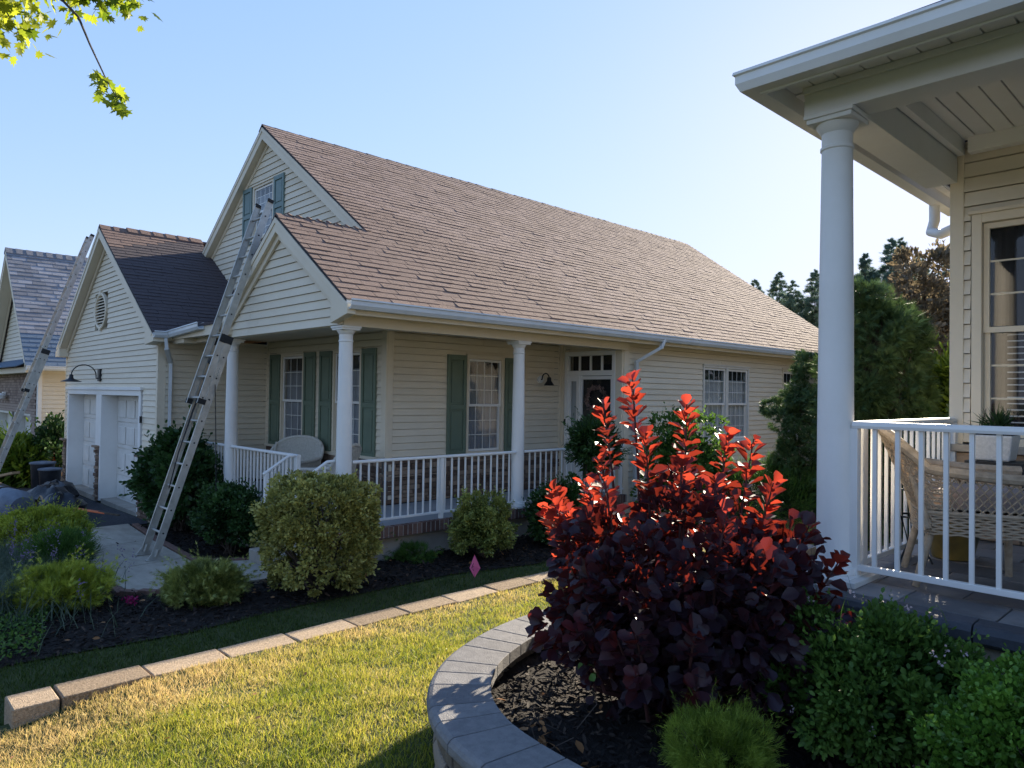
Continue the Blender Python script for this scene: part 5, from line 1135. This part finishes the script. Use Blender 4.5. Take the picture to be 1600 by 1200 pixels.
for k, tp in enumerate(tips):
    tp = Vector(tp); hd = Vector((tp.x-base.x, tp.y-base.y, 0)); b0 = base+hd*.12
    pts = [b0, b0.lerp(tp, .45)+hd*.20-Vector((0, 0, .06)), b0.lerp(tp, .75)+hd*.08, tp]
    b.tube(pts, [.014, .010, .006, .003], 6)
    L = (tp-base).length; act = min(.46, L*.46); n = int(act/.0150); hero = k < 23
    for i in range(n):
        s = i/n; u = 1-act/L*(1-s); u = u if u > 0 else 0
        j = u*3; j0 = min(int(j), 2); q = pts[j0].lerp(pts[j0+1], j-j0); ax = (pts[j0+1]-pts[j0]).normalized()
        if s > .9: ax = (tp-pts[2]).normalized()
        a = i*2.4+rng.normal(0, .3); side = ax.cross(Vector((math.cos(a), math.sin(a), .1))).normalized(); a2 = rng.uniform(.6, 1.3)
        d = (ax*(.38+.38*s)+side*(1.0-.32*s)).normalized(); d = (d+Vector(rng.normal(0, .2, 3))).normalized()
        LP.append(q+side*.004); LD.append(d); LN.append((ax-d*.3+Vector(rng.normal(0, .25, 3))).normalized()); LS.append((.086-.012*s)*a2); LT.append(min(1, .12+(.85*s if hero else .38*s)*rng.uniform(.6, 1)))
b.build('branches', M['twig_red'], SB)
P, D, N, tt, cc = crown((-1.88, 2.98, .66), (.56, .58, .46), 110, .14, 3600, up=.1, zmin=-.9, shell=(.55, 1.))
P[:, 2] = np.maximum(P[:, 2], .2)
P9, D9, N9, t9, _ = crown((-2.12, 2.72, .48), (.26, .26, .26), 26, .10, 620, up=0, zmin=-.9); P = np.vstack([P, P9]); D = np.vstack([D, D9]); N = np.vstack([N, N9]); tt = np.concatenate([tt, t9])
LP = np.vstack([np.array(LP), P]); LD = np.vstack([np.array(LD), D]); LN = np.vstack([np.array(LN), N]); LS = np.concatenate([LS, .074*rng.uniform(.7, 1.2, len(P))]); LT = np.concatenate([LT, tt*.12])
camv = np.array([0, 0, 1.6]); ordr = np.argsort(np.linalg.norm(LP-camv, axis=1)/LS); near, rest = ordr[:300], ordr[300:]
tv, tf = T['round']; leafm = bpy.data.meshes.new('leaf'); leafm.from_pydata([tuple(q) for q in tv], [], [list(q) for q in tf]); leafm.materials.append(M['smoke'])
leafs = []
for q in (.05, .25, .5, .8): lm = leafm.copy(); lm.name = 'leaf'; at = lm.attributes.new('tint', 'FLOAT', 'POINT'); at.data.foreach_set('value', [q]*len(lm.vertices)); leafs.append(lm)
for i in near:
    d = nrm(LD[i]); x = nrm(np.cross(d, LN[i])); n = np.cross(x, d); s = LS[i]
    inst('leaf', leafs[int(np.clip(LT[i], 0, .99)*4)], SB, None, mtx=Matrix(((x[0]*s, d[0]*s, n[0]*s, LP[i][0]), (x[1]*s, d[1]*s, n[1]*s, LP[i][1]), (x[2]*s, d[2]*s, n[2]*s, LP[i][2]), (0, 0, 0, 1))))
scatter('leaves', 'round', LP[rest], LD[rest], LN[rest], LS[rest], np.clip(LT[rest], .01, 1), M['smoke'], SB, kind='stuff')
# ------------------------------------------------------------------ near planting
bush('threadleaf_cypress', 'low round golden-green thread-leaf shrub at the front of the planter', 'shrub', (-1.40, 2.42, .16), (.20, .20, .135), M['mop'], 'thread', .026, 150, .03, 15000, zc=.14, up=.2, stem=4, zmin=-.5, sr=.006)
t = bush('spirea_bush', 'wide dark green bush with tiny pale flowers below the near porch', 'bush', (-1.08, 3.10, .16), (.42, .40, .28), M['midgreen'], 'oval', .026, 110, .085, 16000, zc=.28, up=.35, stem=8, zmin=-.7, sr=.005, lump=.1)
n = 26; D = rdir(n); D[:, 1] = -abs(D[:, 1]); P = np.array([-1.10, 3.12, .5])+D*np.array([.44, .42, .33]); [scatter('flower', 'round', np.repeat(P[j:j+1], 6, 0)+rng.normal(0, .006, (6, 3)), rdir(6), rdir(6), .012, rng.uniform(0, 1, 6), M['palepink'], t) for j in range(n)]
n = 60; P = np.array([-1.10, 3.12, .5])+rdir(n)*np.array([.40, .38, .30]); P = P[P[:, 1] < 3.2]; n = len(P)
blades('seed_stalks', P, .15, .003, rng.uniform(.3, .8, n), M['midgreen'], lean=.3, parent=t)
bush('boxwood', 'bright green boxwood with rounded leaves at the right end of the planter', 'bush', (-.46, 2.70, .16), (.31, .30, .29), M['boxwood'], 'round', .020, 110, .06, 14000, zc=.29, up=.5, stem=6, zmin=-.8, sr=.005)
bush('boxwood', 'second boxwood farther right in the planter, partly out of frame', 'bush', (-.15, 2.75, .16), (.30, .30, .34), M['boxwood'], 'round', .024, 70, .06, 5000, zc=.34, up=.5, stem=4, zmin=-.8, sr=.005)
t = thing('weed_sprig', 'single sprig of green leaves poking through the purple bush', 'weed', (-2.0, 2.3, .17)); n = 4
scatter('leaves', 'round', np.array([-2.0, 2.40, .42])+rng.normal(0, .02, (n, 3)), rdir(n)+np.array([0, 0, -.5]), np.array([0, -1., .3])+rng.normal(0, .3, (n, 3)), .045, rng.uniform(.3, .7, n), M['midgreen'], t); stems(t, (-2.0, 2.36, .17), [(-2.02, 2.38, .46)], M['twig'], .003)
t = thing('dried_twig', 'dry tan twig with withered leaves standing in the planter mulch', 'twig', (-2.02, 2.15, .17)); stems(t, (-2.02, 2.12, .17), [(-2.03, 2.1, .32), (-2.0, 2.13, .28)], M['twig'], .003)
n = 24; scatter('withered_leaves', 'oval', np.array([-2.02, 2.11, .24])+rng.normal(0, 1, (n, 3))*(.012, .012, .05), rdir(n)+np.array([0, 0, -.8]), rdir(n), .03, rng.uniform(.3, 1, n), M['dryleaf'], t)
# ------------------------------------------------------------------ bushes along the cream house
t = bush('variegated_hedge', 'large clipped yellow-green variegated bush in front of the porch steps', 'bush', (-6.93, 3.82, -.5), (.50, .48, .50), M['hedge'], 'oval', .040, 210, .085, 19000, zc=.60, up=.25, zmin=-.85, core=False, shell=(.80, 1.02), lump=.05, stem=0, box=1.05)
stems(t, (-6.93, 3.82, -.48), [tuple(np.array([-6.93, 3.82, .1])+rdir(1)[0]*np.array([.5, .5, .45])) for _ in range(46)], M['twig'], .014)
P, D, N, tt, cc = crown((-6.93, 3.82, .22), (.52, .49, .44), 190, .075, 15000, box=1.05, up=.3, zmin=-.25, shell=(.85, 1.02), lump=.06); scatter('top_foliage', 'oval', P, D, N, .034*rng.uniform(.7, 1.3, len(P)), tt, M['hedge'], t)
bush('dome_shrub', 'small dome-shaped olive-green shrub in the mulch by the porch foundation', 'shrub', (-6.95, 6.15, -.48), (.42, .42, .42), M['dome'], 'oval', .036, 150, .07, 8500, zc=.36, up=.3, zmin=-.55, stem=6)
bush('lilac_bush', 'tall dark green bush between the garage corner and the ladder', 'bush', (-12.0, 4.15, -.62), (.86, .45, .82), M['dkgreen'], 'oval', .085, 110, .19, 5200, zc=.80, up=.3, zmin=-.8, stem=12)
bush('low_yew', 'low dark green bush just right of the ladder foot', 'bush', (-9.75, 4.05, -.6), (.62, .36, .44), M['dkgreen'], 'oval', .05, 110, .11, 7000, zc=.46, up=.3, zmin=-.7, stem=16, sr=.01)
bush('spreading_shrub', 'small bright green shrub alone in the mulch by the walk', 'shrub', (-7.35, 2.82, -.54), (.36, .34, .19), M['dome'], 'spray', .07, 90, .08, 4200, zc=.18, up=.6, zmin=-.4, stem=5)
bush('golden_mound', 'broad green-gold mounded shrub at the left beside the drive', 'shrub', (-11.0, 2.12, -.6), (.66, .5, .33), M['gold'], 'narrow', .05, 170, .08, 13000, zc=.27, up=.35, zmin=-.5, stem=6)
bush('juniper', 'small green juniper between the golden mound and the walk', 'shrub', (-9.75, 2.05, -.57), (.42, .3, .26), M['midgreen'], 'thread', .085, 80, .10, 4200, zc=.22, up=.6, zmin=-.4, stem=5)
bush('gold_cypress', 'feathery bright yellow-green shrub nearest the lower left', 'shrub', (-8.25, 1.72, -.55), (.46, .40, .18), M['gold'], 'spray', .075, 110, .08, 4200, zc=.17, up=.5, zmin=-.35, stem=8)
t = thing('catmint', 'grey-green catmint with faded mauve spikes at the left edge', 'plant', (-9.6, 1.55, -.58)); n = 5200
c = np.array([-9.55, 1.45, -.58])+rng.normal(0, 1, (n, 3))*(.85, .32, 0); c[:, 2] = -.56
blades('stalks', c, .34, .010, rng.uniform(0, 1, n), M['lav'], lean=.35, parent=t)
n = 70; q = np.array([-10.4, 1.9, -.1])+rng.normal(0, 1, (n, 3))*(1.2, .25, .06); q[:, 2] -= .10
scatter('flower_spikes', 'oval', np.repeat(q, 22, 0)+rng.normal(0, 1, (n*22, 3))*(.018, .018, .06), rdir(n*22)+np.array([0, 0, .6]), rdir(n*22), .022, rng.uniform(0, 1, n*22), M['mauve'], t)
t = thing('ornamental_grass', 'arching green grass clump at the left edge of the bed', 'grass clump', (-8.2, 1.15, -.56)); n = 420
a = rng.uniform(0, 6.28, n); b = MB(); c0 = Vector((-8.15, 1.1, -.56))
for i in range(220):
    a = rng.uniform(0, 6.28); l = rng.uniform(.45, .8); o = Vector((math.cos(a), math.sin(a), 0)); w2 = o.cross(Vector((0, 0, 1)))*.005; vs = []
    c1 = c0+Vector(rng.normal(0, .13, 3)*(1, 1, 0)); sp = rng.uniform(.25, .75)
    for s in (0, .3, .6, .85, 1): q = c1+o*(l*sp*s**1.6)+Vector((0, 0, l*(s-.55*s**3*sp*1.3))); k = 1-s*.85; vs += [q-w2*k, q+w2*k]
    b.add(vs, [(2*j, 2*j+1, 2*j+3, 2*j+2) for j in range(4)], 0, rng.uniform(.01, 1))
b.build('blades', M['lav'], t)
n = 5200; x = rng.uniform(-8.6, -6.75, n); y = rng.uniform(.2, 1.75, n); k = (y < 1.75-(x+8.6)*.25) & (vn(x, y, 3, 9)+.45 > 0); x = x[k]; y = y[k]; n = len(x)
scatter('ground_cover', 'oval', np.stack([x, y, gzv(x, y)+.04+rng.uniform(0, .10, n)], 1), rdir(n)+np.array([0, 0, .4]), np.array([0, 0, 1.])+rng.normal(0, .5, (n, 3)), .034, rng.uniform(0, 1, n), M['midgreen'], kind='stuff')
t = bush('small_fern', 'tiny fern-like green plant at the foot of the porch foundation', 'plant', (-7.38, 5.42, -.47), (.24, .16, .08), M['midgreen'], 'spray', .09, 30, .05, 500, zc=.06, up=.5, core=False, stem=0)
t = thing('pink_flower', 'single magenta flower in the mulch near the grass strip', 'flower', (-7.82, 2.28, -.55)); n = 60
scatter('petals', 'oval', np.array([-7.80, 2.26, -.48])+rng.normal(0, 1, (n, 3))*(.05, .03, .018), rdir(n), rdir(n), .034, rng.uniform(0, 1, n), M['magenta'], t); stems(t, (-7.8, 2.27, -.55), [(-7.85, 2.25, -.49), (-7.76, 2.28, -.49)], M['twig'], .003)
bush('holly_bush', 'dark green bush at the second porch column behind the purple bush', 'bush', (-6.85, 7.55, -.5), (.42, .42, .42), M['dkgreen'], 'oval', .055, 80, .12, 3400, zc=.42, zmin=-.7, stem=5)
bush('rhododendron', 'rounded dark green shrub on bare stems before the porch railing by the front door', 'bush', (-6.93, 8.35, -.5), (.30, .36, .34), M['dkgreen'], 'narrow', .075, 90, .11, 3600, zc=1.36, zmin=-.95, stem=9)
bush('azalea_bush', 'green bush with sunlit lime leaves under the double side window', 'bush', (-6.25, 9.7, -.45), (.62, .65, .95), M['midgreen'], 'oval', .06, 120, .16, 6500, zc=.86, zmin=-.8, stem=7)
bush('juniper_mound', 'low feathery green juniper at the far end of the bed by the side wall', 'shrub', (-5.35, 10.6, -.35), (.95, .8, .50), M['midgreen'], 'thread', .11, 130, .16, 6500, zc=.38, up=.5, zmin=-.4, stem=6)
# ------------------------------------------------------------------ trees
def tree(name, label, base, rad, zc, m, tmpl, size, nclump, rc, nleaf, trunk_r, group=None, up=.2, flat=1., zmin=-.9, cone=False, lump=.12, limbs=14, shell=(.4, 1.), trunkm='bark'):
    base = Vector(base); t = thing(name, label, 'tree', base, group); szf = 1.
    P, D, N, tt, cc = crown(base+Vector((0, 0, zc)), rad, nclump, rc, nleaf, up, zmin=zmin, lump=lump, flat=flat, shell=shell)
    if cone:     # whorls of branches that narrow to a feathery leader
        top = base.z+zc+rad[2]; nb = nclump; h = rng.uniform(0, 1, nb)**1.15; a = rng.uniform(0, 6.28, nb); R = rad[0]*(.01+1.0*h**.72)*rng.uniform(.7, 1.15, nb)
        cc = np.stack([base.x+R*np.cos(a), base.y+R*np.sin(a), top-.05-h*(2*rad[2]-.3)-.15*R], 1); k = rng.integers(0, nb, nleaf); s_ = rng.uniform(.0, 1.08, nleaf)**.6
        ax = np.stack([np.full(nb, base.x), np.full(nb, base.y), cc[:, 2]+.05*R], 1); P = ax[k]+(cc[k]-ax[k])*s_[:, None]+rng.normal(0, .035, (nleaf, 3))*(.3+3*h[k, None]); szf = .35+.65*np.clip(h[k]*4, 0, 1)
        P[:, 2] += .12*np.sin(s_*3)*R[k]; o = nrm(cc-ax+1e-4); D = nrm(o[k]+np.array([0, 0, .55])+rng.normal(0, .35, (nleaf, 3))); N = nrm(np.array([0, 0, 1.])+rng.normal(0, .5, (nleaf, 3))); tt = rng.uniform(0, 1, nleaf)
    P[:, 2] = np.maximum(P[:, 2], base.z+.05)
    scatter('crown', tmpl, P, D, N, size*rng.uniform(.6, 1.35, len(P))*szf, tt, m, t)
    b = MB(); top = base.z+zc+rad[2]*.8
    b.tube([base-Vector((0, 0, .1)), base+Vector((.02, .03, zc*.6)), Vector((base.x, base.y, top))], [trunk_r, trunk_r*.75, trunk_r*.15], 8)
    for q in cc[rng.integers(0, len(cc), limbs)]:
        z0 = base.z+(q[2]-base.z)*.6; b.tube([(base.x, base.y, z0), ((base.x+q[0])/2, (base.y+q[1])/2, (z0+q[2])/2+.05), tuple(q)], [trunk_r*.35, trunk_r*.22, trunk_r*.08], 5)
    b.build('trunk', M[trunkm], t); return t
tree('evergreen_tree', 'dense dark green evergreen just behind the near porch column', (-3.18, 9.0, -.25), (.50, .75, 1.6), 1.66, M['conifer'], 'spray', .12, 260, .15, 24000, .09, up=-.1, lump=.09, shell=(.72, 1.), limbs=20)
# cloud-pruned conifer between the houses
CP = thing('cloud_pruned_conifer', 'dark conifer with layered drooping pads left of the near porch column', 'tree', (-4.72, 11, -.3)); LPs = []
pads = [(-4.72, 11, 2.15, .35), (-4.80, 10.95, 1.98, .24), (-4.85, 11.1, 1.72, .42), (-4.98, 10.9, 1.62, .24), (-5.32, 10.9, 1.47, .2), (-4.7, 10.9, 1.5, .42), (-5.0, 10.9, 1.28, .34), (-4.75, 11, 1.05, .45), (-5.02, 10.9, .88, .25), (-5.16, 10.85, .62, .26), (-4.85, 10.9, .60, .36), (-4.75, 11, .3, .45), (-5.0, 10.85, .22, .3), (-4.8, 10.9, -.02, .42)]
for x, y, z, r in pads:
    P, D, N, tt, cc = crown((x, y, z), (r, r, r*.48), 24, r*.32, int(2600*r/.35*.5), up=.1, zmin=-.8, lump=.15); LPs.append((P, D, N, tt))
scatter('crown', 'spray', *[np.vstack([q[i] for q in LPs]) for i in range(3)], .085, np.concatenate([q[3] for q in LPs]), M['conifer'], CP)
b = MB(); b.tube([(-4.72, 11, -.5), (-4.68, 11.02, .6), (-4.75, 11, 1.4), (-4.72, 11, 2.2)], [.09, .075, .05, .015], 8)
for x, y, z, r in pads[1:]: b.tube([(-4.72, 11, z-.15), ((x-4.72)/2, (y+11)/2, z-.02), (x, y, z)], [.03, .02, .008], 5)
b.build('trunk', M['bark'], CP)
tree('bronze_tree', 'airy bronze-brown leaved tree behind the evergreen', (-4.15, 14, -.3), (.85, 1.0, 1.6), 2.95, M['brownleaf'], 'oval', .085, 190, .24, 17000, .08, up=.2, limbs=40, shell=(.45, 1.))
for i, (x, y, h, l) in enumerate(((-7.1, 19.5, 5.2, 'bluish conifer standing farthest back behind the near column'), (-5.2, 19.5, 5.5, 'bluish conifer mostly hidden by the bronze tree'), (-6.62, 18, 5.4, 'leftmost bluish conifer top beside the near column'), (-6.15, 18.3, 5.75, 'middle bluish conifer behind the evergreen'), (-5.72, 17.7, 5.6, 'right bluish conifer behind the bronze tree'))):
    tree('hazed_conifer', l, (x, y, -.3), (1.1, 1.1, h/2), h/2+.05, M['conifer_hazed'], 'spray', .17, 260, .13, 15000, .08, group='bluish conifers behind the houses', up=.5, cone=True, lump=.2, limbs=24)
for i, (x, h) in enumerate(((-15.6, 7.2), (-14.7, 7.5), (-13.9, 7.0), (-13.1, 7.4), (-12.2, 7.7), (-11.1, 7.5), (-10.0, 7.2), (-9.0, 7.4))):
    tree('background_conifer', ['leftmost', 'second', 'third', 'fourth', 'fifth', 'sixth', 'seventh', 'rightmost'][i]+' conifer from the left in the bluish row beyond the cream house roof', (x, 30+rng.uniform(-.5, .5), -.3), (1.8, 1.7, h/2), h/2, M['conifer_hazed'], 'spray', .24, 320, .24, 15000, .1, group='conifer row beyond the cream house', up=.5, cone=True, lump=.2, limbs=10)
bush('viburnum', 'sunlit yellow-green shrub beside the near house corner', 'shrub', (-2.55, 10.0, -.2), (.42, .45, .5), M['chart'], 'narrow', .12, 70, .16, 2600, zc=1.75, zmin=-.9, stem=10)
bush('laurel_hedge', 'dark green shrub below the sunlit one by the near house corner', 'shrub', (-2.5, 8.7, -.2), (.5, .5, .78), M['dkgreen'], 'oval', .07, 90, .16, 4200, zc=.78, zmin=-.9, stem=8)
# far left planting
t = bush('rose_bush', 'rose bush with coral flowers before the far house side wall', 'bush', (-20.9, 4.3, -.78), (.85, .5, .75), M['dkgreen'], 'oval', .10, 80, .22, 3200, zc=.75, zmin=-.8, stem=8)
n = 9; q = np.array([-20.9, 4.05, .0])+rng.normal(0, 1, (n, 3))*(.5, .12, .35); [scatter('rose', 'round', np.repeat(q[j:j+1], 14, 0)+rng.normal(0, .03, (14, 3)), rdir(14), rdir(14), .08, rng.uniform(0, 1, 14), M['rose'], t) for j in range(n)]
bush('hosta_shrub', 'bright yellow-green shrub on the far side of the drive', 'shrub', (-21.3, 3.55, -.78), (1.0, .5, .55), M['chart'], 'narrow', .2, 80, .2, 2400, zc=.5, zmin=-.6, stem=5)
bush('foundation_shrub', 'dark green shrub at the far left below the second ladder', 'shrub', (-21.6, 2.6, -.78), (.9, .6, .6), M['dkgreen'], 'oval', .10, 60, .22, 2200, zc=.5, zmin=-.6, stem=5)
t = thing('boulder_edging', 'rough pale boulders beside the garage corner', 'boulders', (-19.9, 4.2, -.7))
for i in range(9):
    q = Vector((-20.0+rng.normal(0, .28), 4.25+rng.normal(0, .12), -.62+.11*(i % 3))); s = rng.uniform(.09, .16)
    b = MB(); b.hexa([q+Vector((sx*s*rng.uniform(.7, 1.2), sy*s*rng.uniform(.7, 1.1), sz*s*.6)) for sz in (-1, 1) for sx, sy in ((-1, -1), (1, -1), (1, 1), (-1, 1))]); b.build('boulder', M['stone_lt'], t, bevel=.03)
# ------------------------------------------------------------------ overhanging maple (trunk out of frame to the left)
MT = thing('maple_tree', 'overhanging maple branch with sunlit yellow-green leaves at the top left', 'tree', (-5.6, -1.6, -.5)); b = MB()
b.tube([(-5.6, -1.6, -.6), (-5.55, -1.55, 1.5), (-5.4, -1.3, 3.6), (-5.3, -1.0, 5.2)], [.2, .17, .12, .08], 10); b.build('trunk', M['bark'], MT, smooth=True)
LB = [[(-5.35, -1.2, 4.2), (-5.0, -.2, 4.35), (-4.75, .7, 4.1), (-4.5, .95, 3.86)], [(-4.70, .75, 3.95), (-4.4, .95, 3.60), (-4.28, .98, 3.42), (-4.12, 1.02, 3.20), (-4.0, 1.055, 3.05)], [(-4.75, .7, 4.05), (-4.6, .98, 3.92), (-4.33, 1.16, 3.80)],
      [(-5.0, -.2, 4.35), (-4.9, .6, 3.9), (-4.95, .75, 3.68)], [(-5.35, -1.2, 4.2), (-6.0, -.3, 4.0), (-6.1, .6, 3.3), (-6.15, .78, 3.0)]]
b = MB()
for i, q in enumerate(LB): r_ = (.03, .007, .012, .012, .012)[i]; b.tube(q, [r_*(1-.85*j/(len(q)-1))+.001 for j in range(len(q))], 6)
b.build('limb', M['bark'], MT, smooth=True)
P = []
def along(q, u): k = u*(len(q)-1); i = min(int(k), len(q)-2); return Vector(q[i]).lerp(Vector(q[i+1]), k-i)
for i in range(900):
    r = rng.uniform()
    if r < .045: q = along(LB[1], rng.uniform(.66, 1)); s = .028
    elif r < .12: q = along(LB[4], rng.uniform(.75, 1)); s = .04
    elif r < .42: q = along(LB[2], rng.uniform(.3, 1)); s = .085
    elif r < .66: q = along(LB[0], rng.uniform(.5, 1)); s = .12
    else: q = along(LB[3], rng.uniform(.4, 1)); s = .12
    P.append(np.array(q)+rng.normal(0, 1, 3)*s*np.array([1, 1, .6])+np.array([0, 0, -.03]))
P = np.array(P); tv, tf = T['maple']; leafm = bpy.data.meshes.new('leaf'); leafm.from_pydata([tuple(q) for q in tv], [], [list(q) for q in tf]); leafm.materials.append(M['maple'])
order = np.argsort(np.linalg.norm(P-camv, axis=1)); D = nrm(rdir(len(P))*.8+np.array([.1, .1, -.7])); N = nrm(rdir(len(P))+np.array([.2, -.3, .7]))
for i in order[:300]:
    d = D[i]; x = nrm(np.cross(d, N[i])); n = np.cross(x, d); s = .062*rng.uniform(.7, 1.25)
    inst('leaf', leafm, MT, None, mtx=Matrix(((x[0]*s, d[0]*s, n[0]*s, P[i][0]), (x[1]*s, d[1]*s, n[1]*s, P[i][1]), (x[2]*s, d[2]*s, n[2]*s, P[i][2]), (0, 0, 0, 1))))
scatter('leaves', 'maple', P[order[300:]], D[order[300:]], N[order[300:]], .062*rng.uniform(.7, 1.25, len(P)-300), rng.uniform(0, 1, len(P)-300), M['maple'], MT, kind='stuff')
# trees that close the horizon beyond the far house and behind the plot
for i, (x, y, h) in enumerate(((-60, 12, 6), (-66, 22, 7), (-58, 2, 6), (-40, 45, 8), (-30, 48, 8), (-20, 46, 7), (0, 42, 8), (10, 40, 8))):
    tree('background_tree', 'broad green tree '+['second', 'third', 'first', 'fourth', 'fifth', 'sixth', 'seventh', 'last'][i]+' from the left on the horizon beyond all houses', (x, y, -1), (h*.6, h*.6, h*.5), h*.55, M['dkgreen'], 'oval', .55, 60, 1.1, 1500, .2, group='distant trees on the horizon')
